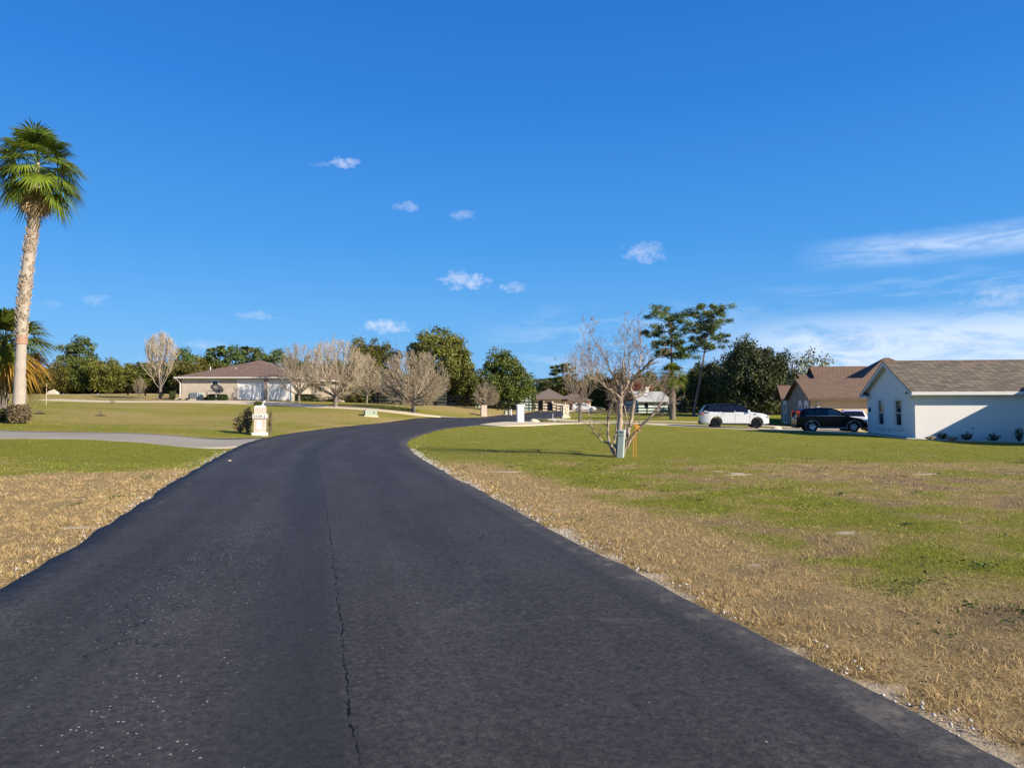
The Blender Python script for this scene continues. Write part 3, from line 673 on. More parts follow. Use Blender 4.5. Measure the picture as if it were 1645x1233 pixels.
# ================================================================== TREE GENERATORS
def leaf_cloud(P, size, tone, flat=.5, seed=0, aspect=1.6):
    """one small diamond leaf-spray per point"""
    g = np.random.default_rng(seed); n = len(P)
    nr = g.normal(0, 1, (n, 3)); nr[:, 2] += flat; nr /= np.linalg.norm(nr, axis=1)[:, None]
    a = g.normal(0, 1, (n, 3)); u = np.cross(nr, a); u /= np.linalg.norm(u, axis=1)[:, None]; w = np.cross(nr, u)
    s = size * g.uniform(.55, 1.35, n)[:, None]
    V = np.stack([P - u * s * aspect, P + w * s * .8, P + u * s * aspect, P - w * s * .8], 1).reshape(-1, 3)
    return V, np.arange(4 * n).reshape(n, 4), np.repeat(np.clip(tone, 0, 1), 4)
def broadleaf(seed, Ht, Rx, trunk_h=2.0, ncl=150, per=90, size=.16, mat='oak', bark='darkbark', shape='round', cr=.16, gap=0):
    g = np.random.default_rng(seed)
    zc = trunk_h * .8 + (Ht - trunk_h * .8) * (.45 if shape != 'cone' else .30); rzu = Ht - zc; rzd = zc - trunk_h * .75
    C = []; 
    ph = g.uniform(0, 6.28, 6)
    while len(C) < ncl:
        d = g.normal(0, 1, 3); d /= np.linalg.norm(d); a = math.atan2(d[1], d[0])
        lump = 1 + .13 * math.sin(2 * a + ph[0]) + .10 * math.sin(3 * a + ph[1] + d[2] * 3) + .08 * math.sin(5 * a + ph[2]) + .10 * math.sin(4 * d[2] + ph[3] + a)
        r = g.uniform(.45, 1.0) ** .6 * lump
        zz = d[2] * (rzu if d[2] > 0 else rzd)
        k2 = 1.0
        if shape == 'cone': k2 = 1 - .45 * max(0, d[2]) ** 1.5
        C.append((d[0] * Rx * r * k2 * .88, d[1] * Rx * r * k2 * .88, zc + zz * r * .92))
    C = np.array(C)
    P = []; T = []
    for c in C:
        k2 = int(per * g.uniform(.5, 1.5)); q = np.clip(g.normal(0, 1, (k2, 3)), -2.2, 2.2)
        rr = Rx * cr * g.uniform(.6, 1.3) * .72; q = q * np.array([rr, rr, rr * .66])
        P.append(c + q); T.append(np.full(k2, g.uniform(.15, .75)) + g.normal(0, .16, k2))
    P = np.concatenate(P); T = np.concatenate(T)
    V, Fq, T4 = leaf_cloud(P, size, T, .4, seed + 1)
    crown = mesh_np('crown', V, Fq, M[mat], {'tone': T4})
    b = MB(); tr = Ht * .028 + .07
    b.tube([(0, 0, -.3), (g.normal(0, .05), 0, trunk_h * .5), (g.normal(0, .15), g.normal(0, .1), trunk_h), (0, 0, zc)], [tr * 1.5, tr, tr * .85, tr * .4], 8)
    for c in C[g.permutation(len(C))[:28]]:
        s0 = Vector((0, 0, trunk_h * g.uniform(.8, 1.5))); mid_ = s0.lerp(Vector(c), .5) + Vector((0, 0, .2))
        b.tube([s0, mid_, c], [tr * .45, tr * .25, tr * .06], 4)
    return crown, b.mesh('trunk', M[bark], True)
def pine(seed, Ht, bend=(0, 0), crown_from=.55, Rc=2.6, nl=26, size=.062, per=170, lean=(0, 0)):
    g = np.random.default_rng(seed); b = MB(); r0 = Ht * .011 + .06
    def tp(q): return Vector((lean[0] * q + bend[0] * math.sin(q * 3.0) , lean[1] * q + bend[1] * math.sin(q * 3.0), Ht * q * .97))
    b.tube([tp(q) - Vector((0, 0, .3 if q == 0 else 0)) for q in np.linspace(0, 1, 9)], [r0 * (1.15 - .95 * q) for q in np.linspace(0, 1, 9)], 7)
    P = []; T = []
    for i in range(nl):
        q = crown_from + (1 - crown_from) * (i + g.random()) / nl; o = tp(q); a = i * 2.4 + g.normal(0, .4)
        env = math.sin(min(1, (1.02 - q) / (1 - crown_from) * 1.25 + .22) * math.pi * .62 + .15)
        L = Rc * max(.35, env) * g.uniform(.55, 1.1); up = g.uniform(.05, .55)
        e = o + Vector((math.cos(a) * L, math.sin(a) * L, L * up)); md = o.lerp(e, .5) - Vector((0, 0, .05 * L))
        b.tube([o, md, e], [r0 * .30, r0 * .2, r0 * .06], 4)
        for k2 in range(g.integers(3, 6)):
            f = g.uniform(.45, 1.08); c = np.array(o.lerp(e, f)) + g.normal(0, .22 * L, 3) * np.array([1, 1, .35]) + [0, 0, .15]
            b.tube([o.lerp(e, min(1, f * .9)), Vector(c)], [r0 * .09, r0 * .04], 3)
            m2 = int(per * g.uniform(.5, 1.3)); s = Rc * .088 * g.uniform(.6, 1.4); qv = np.clip(g.normal(0, 1, (m2, 3)), -2, 2); P.append(c + qv * np.array([s, s, s * .55])); T.append(np.full(m2, g.uniform(.1, .8)) + g.normal(0, .2, m2))
    P = np.concatenate(P); T = np.concatenate(T); V, Fq, T4 = leaf_cloud(P, size, T, .1, seed + 1, 2.2)
    return mesh_np('crown', V, Fq, M['pineleaf'], {'tone': T4}), b.mesh('trunk', M['pinebark'], True)
def rot_dir(g, d, ang):
    d = Vector(d).normalized(); a = d.orthogonal().normalized(); w = d.cross(a); ph = g.uniform(0, 6.28)
    return (d * math.cos(ang) + (a * math.cos(ph) + w * math.sin(ph)) * math.sin(ang)).normalized()
def env_len(p, d, C, E):
    """distance from p along d to the ellipsoid (centre C, radii E)"""
    o = Vector(((p[0]-C[0])/E[0], (p[1]-C[1])/E[1], (p[2]-C[2])/E[2])); v = Vector((d[0]/E[0], d[1]/E[1], d[2]/E[2]))
    A = v.dot(v); B = 2 * o.dot(v); Cc = o.dot(o) - 1; disc = B * B - 4 * A * Cc
    if disc <= 0: return .3
    return max(.3, (-B + math.sqrt(disc)) / (2 * A))
def bare(seed, Ht, Rw, trunk_h, limbs=10, n2=7, n3=5, n4=2, spread=72, r0=None, tip=.012, up=.12, mat='twig', oval=1.0, leaves=0):
    g = np.random.default_rng(seed); b = MB(); tk = MB(); r0 = r0 or Ht * .022 + .03
    C = (0, 0, trunk_h * .7 + (Ht - trunk_h * .7) * .46); E = (Rw, Rw, Ht - C[2])
    tk.tube([(0, 0, -.25), (0, 0, .1), (g.normal(0, .03), 0, trunk_h * .6), (0, 0, trunk_h)], [r0 * 1.5, r0 * 1.15, r0, r0 * .9], 9)
    LP = []
    def grow(p, d, L, r, lvl):
        q = Vector(p); pts = [q]; dd = Vector(d)
        for s in range(3):
            dd = (dd + Vector((g.normal(0, .07), g.normal(0, .07), up + g.normal(0, .05)))).normalized(); q = q + dd * L / 3; pts.append(q)
        rr = [r, r * .78, r * .55, max(tip * .6, r * .25)]
        (b if lvl > 0 else tk).tube(pts, rr, 3 if lvl > 1 else 5, tone=g.random())
        if lvl >= 3:
            LP.append(pts[-1]); return
        nn = (n2, n3, n4)[lvl]
        for k2 in range(nn):
            f = .22 + .76 * (k2 + g.random()) / nn; i2 = min(2, int(f * 3)); fr = f * 3 - i2; pp = pts[i2].lerp(pts[i2 + 1], fr)
            nd = rot_dir(g, (pts[i2 + 1] - pts[i2]), R(g.uniform(16, 38))); nd = (nd + Vector((0, 0, .10))).normalized()
            EL = env_len(pp, nd, C, E) * g.uniform(.72, 1.12)
            if lvl == 2: EL = min(EL, Ht * .13)
            if lvl == 1: EL = min(EL, Ht * .36)
            grow(pp, nd, EL, max(tip, rr[i2] * (.62 if lvl < 2 else .7)), lvl + 1)
    for i in range(limbs):
        q = (i + .5) / limbs; th = R(6 + (spread - 6) * q ** .7 + g.normal(0, 4)); ph = i * 2.399 + g.normal(0, .2)
        d = Vector((math.sin(th) * math.cos(ph), math.sin(th) * math.sin(ph), math.cos(th) * oval)).normalized()
        p = Vector((0, 0, trunk_h * (.75 + .25 * (1 - q))))
        grow(p, d, env_len(p, d, C, E) * g.uniform(.8, 1.0), r0 * .42, 0)
    return b.mesh('branches', M[mat], False), tk.mesh('trunk', M['bark'], True)
def fan_frond(b, g, o, d, pet, Rb, nseg=22, droop=.35, width=.05, tone=.5, span=125, fold=.25):
    o = Vector(o); d = Vector(d).normalized(); s = d.cross(Vector((0, 0, 1)))
    s = s.normalized() if s.length > .05 else Vector((1, 0, 0)); u = s.cross(d).normalized()
    # petiole bends down a little
    pts = [o, o + d * pet * .5 + Vector((0, 0, .02)), o + d * pet - Vector((0, 0, droop * pet * .3))]
    b.tube(pts, [.03, .022, .016], 3, tone=tone * .8)
    hub = pts[-1]; d2 = (d - Vector((0, 0, droop * .5))).normalized(); u = s.cross(d2).normalized()
    for i in range(nseg):
        a = R(-span + 2 * span * (i + .5) / nseg + g.normal(0, 2)); L = Rb * (1 - .28 * abs(math.sin(a / 2)) ** 2) * g.uniform(.9, 1.05)
        v = (d2 * math.cos(a) + s * math.sin(a) + u * fold * abs(math.sin(a))).normalized(); w = v.cross(u).normalized() * width
        p1 = hub + v * L * .5 - Vector((0, 0, droop * L * .10)); p2 = hub + v * L * .92 - Vector((0, 0, droop * L * (.42 + .2 * g.random())))
        tt = min(1, max(0, tone + g.normal(0, .12)))
        b.add([hub - w * .2, hub + w * .2, p1 + w, p1 - w, p2], [(0, 1, 2, 3), (3, 2, 4)], tt)

# ================================================================== PALMS
def tall_palm():
    D = 38.0; base = GD(28, D); g = np.random.default_rng(5)
    root = thing('fan_palm', 'tall slender fan palm with a pale curved trunk and a skirt of dead fronds', 'palm tree', base)
    path = [(28,672),(30,640),(31,600),(34,555),(36,520),(40,480),(43,440),(47,400),(51,370),(54,350),(58,300),(62,262)]
    pts = [Vector(W(px, py, D)) - Vector(base) for px, py in path]; pts[0].z = -.3
    pts = [p + Vector((0, .06 * math.sin(i), 0)) for i, p in enumerate(pts)]
    rad = [.35,.32,.28,.265,.26,.27,.265,.26,.25,.24,.20,.10]
    tk = MB(); P = resample3(pts, 60); rr = np.interp(np.linspace(0, 1, 60), np.linspace(0, 1, 12), rad)
    tk.tube(P, [r * (1 + .035 * math.sin(i * 2.1) + g.normal(0, .012)) for i, r in enumerate(rr)], 18); tko = tk.build('trunk', M['palmtrunk'], root, True)
    rg = MB(); zi = [i for i, p in enumerate(P) if abs((p + Vector(base)).z - W(30, 546, D)[2]) < .22]
    rg.tube([P[i] for i in range(zi[0], zi[-1] + 2)], [rr[i] * 1.05 + g.uniform(0, .03) for i in range(zi[0], zi[-1] + 2)], 14); rg.build('bark_band', M['ring'], tko)
    bt = MB(); z0 = W(30, 545, D)[2] - base[2]
    for i in range(900):
        q = g.random(); k2 = q * 58; i0 = int(k2); p = P[i0].lerp(P[i0 + 1], k2 - i0)
        if p.z < z0 or p.z > pts[-2].z: continue
        r = rr[i0]; a = g.uniform(0, 6.28); o = Vector((math.cos(a), math.sin(a), 0)); s = Vector((-math.sin(a), math.cos(a), 0))
        L = g.uniform(.10, .24); wd = g.uniform(.04, .075); tilt = g.uniform(.04, .14)
        c = p + o * r * .97; e = c + Vector((0, 0, L)) + o * tilt + s * g.normal(0, .05)
        th = o * .03
        bt.add([c - s * wd, c + s * wd, e + s * wd * .5, e - s * wd * .5, c - s * wd + th, c + s * wd + th, e + s * wd * .5 + th, e - s * wd * .5 + th], [(4,5,6,7),(0,3,2,1),(0,1,5,4),(1,2,6,5),(2,3,7,6),(3,0,4,7)], g.random())
    bt.build('frond_stubs', M['boot'], root, recalc=False)
    top = pts[-1]; cr = MB()
    for i in range(50):
        e = R(84 - 122 * (i / 49) ** .85 + g.normal(0, 5)); a = i * 2.399 + g.normal(0, .2); d = Vector((math.cos(a) * math.cos(e), math.sin(a) * math.cos(e), math.sin(e)))
        fan_frond(cr, g, top + Vector((0, 0, .25 - i * .016)), d, g.uniform(1.15, 1.5), g.uniform(1.35, 1.65), 30, .55 + .40 * (i / 50), .046, .05 + .75 * g.random(), 120, .18)
    cr.build('crown', M['palm'], root, tone=True, recalc=False)
    dd = MB()
    for i in range(44):
        e = R(-60 - 20 * g.random()); a = i * 2.399; d = Vector((math.cos(a) * math.cos(e), math.sin(a) * math.cos(e), math.sin(e)))
        fan_frond(dd, g, pts[-2] + Vector((.02, 0, -.05 + .5 * g.random())) , d, g.uniform(.3, .6), g.uniform(.75, 1.15), 22, .9, .03, .5, 70, .3)
    dd.build('dead_fronds', M['deadfrond'], root, recalc=False)
def resample3(pts, n):
    P = np.array([tuple(p) for p in pts]); Q = np.vstack([2 * P[0] - P[1], P, 2 * P[-1] - P[-2]]); out = []
    for i in range(1, len(Q) - 2):
        for tt in np.linspace(0, 1, 16, endpoint=False):
            a, b2, c, d = Q[i-1], Q[i], Q[i+1], Q[i+2]; out.append(.5 * ((2*b2) + (-a + c) * tt + (2*a - 5*b2 + 4*c - d) * tt*tt + (-a + 3*b2 - 3*c + d) * tt**3))
    out.append(P[-1]); out = np.array(out); s = np.concatenate([[0], np.cumsum(np.linalg.norm(np.diff(out, axis=0), axis=1))]); tt = np.linspace(0, s[-1], n)
    return [Vector([np.interp(x, s, out[:, k2]) for k2 in range(3)]) for x in tt]
def sabal(base, hub_z, Rf, label, seed, n=55, orange=True, tr=.2, group=None):
    g = np.random.default_rng(seed); root = thing('cabbage_palm', label, 'palm tree', base, 0, group)
    tk = MB(); tk.tube([(0, 0, -.3), (.03, 0, hub_z * .3), (-.02, 0, hub_z * .7), (0, 0, hub_z)], [tr * 1.25, tr, tr, tr * 1.25], 12); tk.build('trunk', M['bark'], root, True)
    bt = MB()
    for i in range(160):
        z = g.uniform(.15, .98) * hub_z; a = g.uniform(0, 6.28); o = Vector((math.cos(a), math.sin(a), 0)); s = Vector((-math.sin(a), math.cos(a), 0)); c = Vector((0, 0, z)) + o * tr * .95; e = c + Vector((0, 0, .28)) + o * .16
        bt.add([c - s * .06, c + s * .06, e + s * .03, e - s * .03], [(0, 1, 2, 3)], .5)
    bt.build('frond_stubs', M['boot'], root, recalc=False)
    cr = MB(); ye = MB()
    for i in range(n):
        e = R(86 - (146 if orange else 128) * (i / (n - 1)) ** .95 + g.normal(0, 5)); a = i * 2.399 + g.normal(0, .2); d = Vector((math.cos(a) * math.cos(e), math.sin(a) * math.cos(e), math.sin(e)))
        low = e < R(-12) and orange
        fan_frond(ye if low else cr, g, (0, 0, hub_z + .2), d, Rf * .48, Rf * .62, 24, .75, Rf * .017, .25 + .5 * g.random(), 100, .35)
    cr.build('crown', M['palm'], root, tone=True, recalc=False)
    if ye.v: tag(ye.build('drooping_fronds', M['palmyellow'], root, tone=True, recalc=False), 'orange and yellow drooping lower fronds')
    return root
tall_palm()
b0 = GD(4, 41.0); sabal((b0[0], b0[1], b0[2]), W(4, 555, 41)[2] - b0[2], 3.15, 'short bushy cabbage palm with orange lower fronds behind the tall fan palm', 8, 60, True, .22)
b0 = GD(1080, 74.0); sabal((b0[0], b0[1], b0[2]), W(1080, 604, 74)[2] - b0[2], 1.95, 'small round cabbage palm with rough trunk by the rail fence left of the white car', 12, 46, False, .30)

# ================================================================== BARE TREES
def place(name, cat, label, parts, loc, rz=0, s=1, group=None):
    root = thing(name, label, cat, loc, rz, group); root.scale = (s, s, s) if not hasattr(s, '__len__') else s
    for nm, me in parts: link(nm, me, root)
    return root
GB = 'leafless trees on the lawns'
bA = bare(21, 7.4, 3.4, 1.3, 18, 7, 5, 3, 88, .21, up=.03, tip=.019); bB = bare(22, 6.4, 3.6, 1.2, 19, 7, 5, 3, 92, .20, up=.02, tip=.019)
bC = bare(23, 6.6, 2.5, 1.0, 14, 6, 5, 2, 72, .16, oval=1.0, up=.05, tip=.018); bD = bare(24, 4.6, 1.7, .9, 14, 6, 5, 2, 80, .11, tip=.016, mat='twig', up=.04)
bE = bare(25, 7.8, 2.3, 1.5, 10, 7, 5, 2, 46, .17, mat='twig', oval=1.3, tip=.018)
bF = bare(26, 6.6, 1.3, 1.6, 9, 5, 3, 2, 55, .08, tip=.010, mat='twigdark', oval=1.3)
def bt(b, px, D, topy, w, label, rz=0, cat='tree', name='bare_tree', dims=(1, 1)):
    p = GD(px, D); hz = W(px, topy, D)[2] - p[2]; hw = w / 2 / F * D
    return place(name, cat, label, [('crown', b[0]), ('trunk', b[1])], p, rz, (hw / dims[1], hw / dims[1], hz / dims[0]), GB)
bt(bA, 539, 68, 547, 94, 'broad round leafless tree by the drive at the right end of the ranch house', .4, dims=(7.2, 3.15))
bt(bB, 664, 68, 566, 104, 'widest fan shaped leafless tree between the drive and the dark barn', 1.3, dims=(6.2, 3.2))
bt(bC, 480, 76, 552, 62, 'leafless tree in front of the white garage doors of the ranch house', 2.0, dims=(6.5, 2.3))
bt(bD, 589, 82, 570, 46, 'smaller leafless tree just right of the broad round one, before the fence', .3, dims=(4.6, 1.6))
bt(bD, 681, 84, 590, 62, 'small leafless tree half hidden behind the widest bare tree', 2.2, dims=(4.6, 1.6))
bt(bD, 781, 84, 614, 38, 'little round leafless tree in front of the black rail fence near the rough pillar', 3.9, dims=(4.6, 1.6))
bt(bE, 257, 82, 535, 60, 'tall oval leafless tree with brown twigs at the left end of the ranch house', .9, dims=(7.8, 2.3))
bt(bF, 224, 79, 606, 20, 'thin young leafless sapling left of the tall oval bare tree', .9, dims=(6.6, 1.3))
bt(bF, 931, 64, 560, 62, 'slender pale leafless tree standing by the drive behind the shrubby bare tree', 2.9, dims=(6.6, 1.3))

# the shrubby many stemmed tree in the near lawn
def near_tree():
    g = np.random.default_rng(99); D0 = 22.6; base = GD(992, D0)
    root = thing('crape_myrtle', 'leafless many stemmed shrubby tree behind the grey green utility post in the right lawn', 'tree', base)
    def w(px, py, dd=0): return Vector(W(px, py, D0 + dd)) - Vector(base)
    stems = [
     ([(993,733,0),(995,700,.0),(996,670,.1),(997,650,.1),(998,634,.1)],[.11,.095,.088,.08,.07],1),
     ([(998,634,.1),(990,612,.3),(978,590,.5),(968,565,.6),(955,548,.7),(950,528,.8),(949,519,.8)],[.045,.034,.026,.019,.012,.007,.004],1),
     ([(998,634,.1),(999,612,0),(1001,590,-.1),(1003,570,-.2),(1004,548,-.3),(1003,530,-.3)],[.042,.034,.026,.018,.011,.004],1),
     ([(998,733,.1),(1006,705,.2),(1013,680,.3),(1016,660,.3),(1019,640,.35)],[.095,.08,.07,.062,.052],1),
     ([(1019,640,.35),(1013,622,.1),(1020,605,-.2),(1032,594,-.4),(1045,581,-.6),(1049,577,-.7)],[.048,.046,.05,.05,.045,.035],1),
     ([(1027,598,-.3),(1028,578,-.1),(1031,560,.1),(1026,540,.2),(1027,524,.3)],[.026,.02,.014,.008,.004],0),
     ([(1019,640,.35),(1030,634,.6),(1043,622,.9),(1052,610,1.1)],[.03,.024,.017,.008],1),
     ([(990,733,0),(984,717,-.2),(968,708,-.4),(955,695,-.6),(948,678,-.8),(945,662,-.9),(930,640,-1.1)],[.045,.035,.03,.024,.018,.011,.005],0),
     ([(988,731,.1),(980,712,.3),(976,690,.5),(977,665,.6),(986,645,.6),(984,625,.6)],[.06,.05,.04,.034,.02,.008],0),
     ([(1000,731,.1),(1008,712,.1),(1022,695,0),(1038,676,-.2),(1052,662,-.3),(1066,640,-.4),(1071,626,-.4)],[.07,.062,.055,.05,.036,.016,.006],1),
     ([(997,640,.1),(985,628,-.2),(973,622,-.4),(962,612,-.6),(950,606,-.7),(940,600,-.8)],[.034,.028,.022,.017,.012,.006],1),
     ([(999,632,.1),(1008,618,.4),(1012,600,.6),(1011,580,.7),(1009,560,.8),(1003,540,.8)],[.03,.027,.022,.017,.01,.004],1),
     ([(973,622,-.4),(962,600,-.2),(950,580,0),(942,562,.2),(938,556,.2)],[.02,.016,.011,.006,.003],0),
     ([(992,732,0),(987,715,.2),(990,690,.4),(993,665,.5),(988,640,.6)],[.05,.04,.03,.02,.008],0),
     ([(1001,732,0),(1005,715,-.3),(1004,690,-.6),(1006,665,-.7),(1001,645,-.8)],[.045,.036,.03,.02,.008],0),
     ([(1052,662,-.3),(1046,668,0),(1060,650,.3),(1075,640,.5)],[.02,.016,.01,.005],0)]
    tk = MB(); tw = MB(); lf = []
    def sub(p, d, L, r, lvl):
        q = Vector(p); pts = [q]; dd = Vector(d); ns = 4
        for s in range(ns):
            dd = (dd + Vector((g.normal(0, .13), g.normal(0, .13), .10 + g.normal(0, .1)))).normalized(); q = q + dd * L / ns; pts.append(q)
        tw.tube(pts, [max(.0036, r * (1 - .78 * i / ns)) for i in range(ns + 1)], 4, tone=g.random())
        if lvl < 2:
            for k2 in range(int(g.integers(2, 5))):
                i2 = int(g.integers(1, ns + 1)); nd = rot_dir(g, pts[i2] - pts[i2 - 1], R(g.uniform(22, 52))); sub(pts[i2], nd, L * g.uniform(.4, .75), r * .6, lvl + 1)
        elif g.random() < .05: lf.append(pts[-1])
    for path, rad, main in stems:
        pts = resample3([w(*p) for p in path], 16); rr = np.interp(np.linspace(0, 1, 16), np.linspace(0, 1, len(rad)), rad)
        tk.tube([p + Vector(g.normal(0, .012, 3)) for p in pts], [r * g.uniform(.9, 1.12) for r in rr], 8)
        z0 = .9 if main else .5
        for i in range(2, 16):
            if pts[i].z < z0: continue
            for _ in range(int(g.integers(1, 3)) if pts[i].z > 1.7 else (1 if g.random() < .5 else 0)):
                nd = rot_dir(g, pts[i] - pts[i - 1], R(g.uniform(25, 62)))
                if nd.z < -.1: nd.z *= -.5
                sub(pts[i], nd, g.uniform(.3, .85) * (.62 if pts[i].z > 3.0 else .9), min(.015, rr[i] * .55), 0)
    tk.build('trunk', M['palebark'], root, True, recalc=False); tw.build('crown', M['twigdark'], root, recalc=False)
    P = np.array([tuple(p) for p in lf] * 3) + g.normal(0, .03, (len(lf) * 3, 3))
    V, Fq, T = leaf_cloud(P, .022, g.random(len(P)), 0, 4); link('dry_leaves', mesh_np('dry_leaves', V, Fq, M['redleaf'], {'tone': T}), root)
near_tree()

# ================================================================== LEAFY TREES
def lt(b, px, D, topy, w, label, rz=0, name='oak_tree', dims=(1, 1), group='trees behind the houses and fences', basez=None):
    p = GD(px, D); hz = W(px, topy, D)[2] - p[2]; hw = w / 2 / F * D
    return place(name, 'tree', label, [('crown', b[0]), ('trunk', b[1])], p, rz, (hw / dims[1], hw / dims[1], hz / dims[0]), group)
oA = broadleaf(31, 11, 6.2, 2.2, 300, 90, .125, 'oakolive', cr=.11)
oB = broadleaf(32, 9, 5.0, 1.0, 240, 90, .125, 'oak', shape='cone', cr=.12)
oC = broadleaf(33, 9, 5.2, .7, 260, 90, .115, 'oakdark', shape='round', cr=.12)
oD = broadleaf(34, 8, 5.0, .5, 170, 80, .155, 'oak', cr=.17)
oE = broadleaf(35, 8, 5.0, .5, 170, 80, .155, 'oakolive', cr=.17)
oF = broadleaf(36, 12, 4.2, 4.0, 120, 70, .14, 'pineleaf', cr=.15)
pA = pine(41, 14, (.5, .3), .52, 3.4, 26); pB = pine(42, 14, (.3, .3), .60, 3.2, 26, lean=(2.6, 0)); pC = pine(43, 14, (.2, .2), .45, 2.8, 22, .16, 60)
oP = broadleaf(37, 9, 4.2, 2, 90, 26, .13, 'paleleaf', cr=.20, bark='bark')
oR = broadleaf(38, 6, 2.6, .8, 60, 70, .12, 'redleaf', cr=.22)
DO = (10.6, 6.0)
lt(oA, 707, 104, 528, 118, 'giant spreading live oak above the widest bare tree', .2, dims=(10.8, 6.0))
lt(oA, 597, 104, 545, 82, 'dense live oak behind the broad round bare tree', 2.1, dims=(10.8, 6.0))
lt(oB, 812, 100, 560, 94, 'pointed dense evergreen tree right of the giant live oak', .7, dims=(8.9, 4.7))
lt(oC, 1213, 84, 548, 126, 'largest dark evergreen oak behind the white car', 1.1, dims=(8.9, 5.1))
lt(oC, 1140, 92, 578, 96, 'dark oak in shade behind the leaning pine', 3.0, dims=(8.9, 5.1))
lt(oD, 760, 112, 590, 60, 'low oak filling the gap beside the giant live oak', 2.0, dims=(7.9, 4.9))
lt(pA, 1076, 96, 499, 88, 'tall flat topped pine behind the small cabbage palm', .3, 'pine_tree', (14.3, 3.6))
lt(pB, 1113, 86, 492, 74, 'tall pine leaning right with a bare lower trunk', 0, 'pine_tree', (14.3, 3.4))
lt(oP, 1300, 108, 556, 86, 'pale thinly leafed tree rising behind the tan house', .4, 'sparse_tree', (8.9, 4.1))
lt(oR, 1018, 118, 612, 60, 'rust red leafed tree seen through the shrubby bare tree', 0, 'red_tree', (5.9, 2.6))
lt(oR, 990, 122, 636, 40, 'small rust red tree left of the larger red one', 2, 'red_tree', (5.9, 2.6))
kinds = {'D': (oD, (7.9, 4.9), 'oak_tree', 'dark oak'), 'E': (oE, (7.9, 4.9), 'oak_tree', 'olive oak'), 'F': (oF, (11.8, 4.2), 'pine_tree', 'round topped pine'), 'P': (pC, (14.2, 3.0), 'pine_tree', 'ragged pine')}
row = [('F',124,122,541,62,'with the round crown standing highest over the left wood'),('E',96,116,584,64,'at the left end of the wood by the orange fronds'),('D',142,118,576,66,'under the tall round pine'),('E',176,116,580,66,'second from the round pine in the left wood'),
 ('D',208,118,583,62,'just left of the tall oval bare tree'),('D',60,120,590,70,'behind the bushy cabbage palm'),('E',20,118,596,70,'beyond the tall palm trunk at the left edge'),('D',-30,118,590,80,'beyond the left edge of the view'),
 ('D',246,122,580,60,'behind the tall oval bare tree'),('F',298,128,560,50,'first from the left above the ranch roof'),('E',318,118,580,74,'above the left eave of the ranch house'),('F',334,132,566,44,'second from the left above the ranch roof'),
 ('P',352,130,556,40,'thin one over the ranch roof vents'),('F',376,130,556,46,'third round one over the ranch roof'),('D',352,120,584,70,'low behind the ranch roof vents'),('P',400,132,557,40,'over the peak of the ranch roof'),('F',418,130,560,44,'right of the ranch roof peak'),('F',446,132,562,50,'behind the garage bare tree'),
 ('D',470,124,580,66,'behind the ridge of the garage wing'),('E',505,118,588,66,'between the two bare trees by the ranch house'),('D',552,112,580,60,'behind the broad round bare tree, low'),
 ('D',640,116,600,70,'above the dark barn'),('E',735,118,600,60,'in the shade under the giant live oak'),
 ('P',905,175,584,44,'standing tallest behind the brick house'),('D',878,185,610,60,'just left of the brick house roof peak'),('E',915,178,606,64,'right behind the brick house'),('D',948,175,600,60,'behind the slender pale bare tree'),('P',886,190,606,40,'small one left of the tallest pine'),
 ('D',975,170,606,60,'left of the rust red trees'),('E',1000,165,600,64,'behind the rust red trees'),('D',1035,160,598,64,'right of the rust red trees'),('D',1062,128,610,60,'behind the small cabbage palm'),('E',1046,150,606,50,'over the grey roofed shed'),
 ('D',1100,120,600,64,'in the gap between the two tall pines'),('D',1262,112,590,60,'right of the largest dark evergreen'),('D',1340,130,600,60,'behind the tan house roof'),('E',1165,118,600,70,'behind the white car between two oaks'),('D',1240,100,620,60,'beside the left wall of the tan house')]
for i, (k2, px, D, ty, w, lab) in enumerate(row):
    b, dm, nm, kl = kinds[k2]; lt(b, px, D, ty, w, kl + ' ' + lab, i * 1.7, nm, dm)

# ================================================================== SHRUBS
def shrub(name, cat, label, loc, rx, ry, h, n, size, mat, seed, group=None, boxy=False, upright=0, stems=0):
    g = np.random.default_rng(seed)
    if boxy:
        P = g.uniform(-1, 1, (n, 3)); k2 = np.argmax(np.abs(P), 1); sgn = np.sign(P[np.arange(n), k2]); P[np.arange(n), k2] = sgn * g.uniform(.8, 1.05, n); P[:, 2] = np.abs(P[:, 2]) * 1
    else:
        P = g.normal(0, 1, (n, 3)); P /= np.linalg.norm(P, axis=1)[:, None]; P *= (g.uniform(.25, 1.0, n) ** .5)[:, None]; lump = 1 + .25 * np.sin(P[:, 0] * 5 + seed) * np.cos(P[:, 1] * 4); P *= lump[:, None]; P[:, 2] = P[:, 2] * .5 + .5
    P = P * np.array([rx, ry, h]); root = thing(name, label, cat, loc, g.uniform(0, .0), group)
    V, Fq, T = leaf_cloud(P, size, np.clip(g.normal(.5, .25, n), 0, 1), upright, seed + 3)
    link('foliage', mesh_np('foliage', V, Fq, M[mat], {'tone': T}), root)
    st = MB()
    for i in range(max(5, stems)):
        a = g.uniform(0, 6.28); e = P[g.integers(0, n)]; st.tube([(math.cos(a) * .04, math.sin(a) * .04, -.08), tuple(e * .5 + np.array([0, 0, h * .15])), tuple(e)], [.022, .014, .006], 4)
    st.build('stems', M['bark'], root, recalc=False); return root
p = GD(30, 35.6); shrub('bush', 'bush', 'round bronze and green bush at the foot of the tall palm', p, .62, .6, 1.05, 2600, .035, 'dryshrub', 61)
p = GD(8, 36.2); shrub('bush', 'bush', 'low dark bush with pale blossom left of the bronze bush', p, .75, .5, .75, 2400, .035, 'shrub', 62)
p = GD(398, 34.3); shrub('bush', 'bush', 'dark climbing shrub hugging the left side of the numbered post', p, .27, .22, 1.38, 520, .036, 'dryshrub', 63, stems=16)
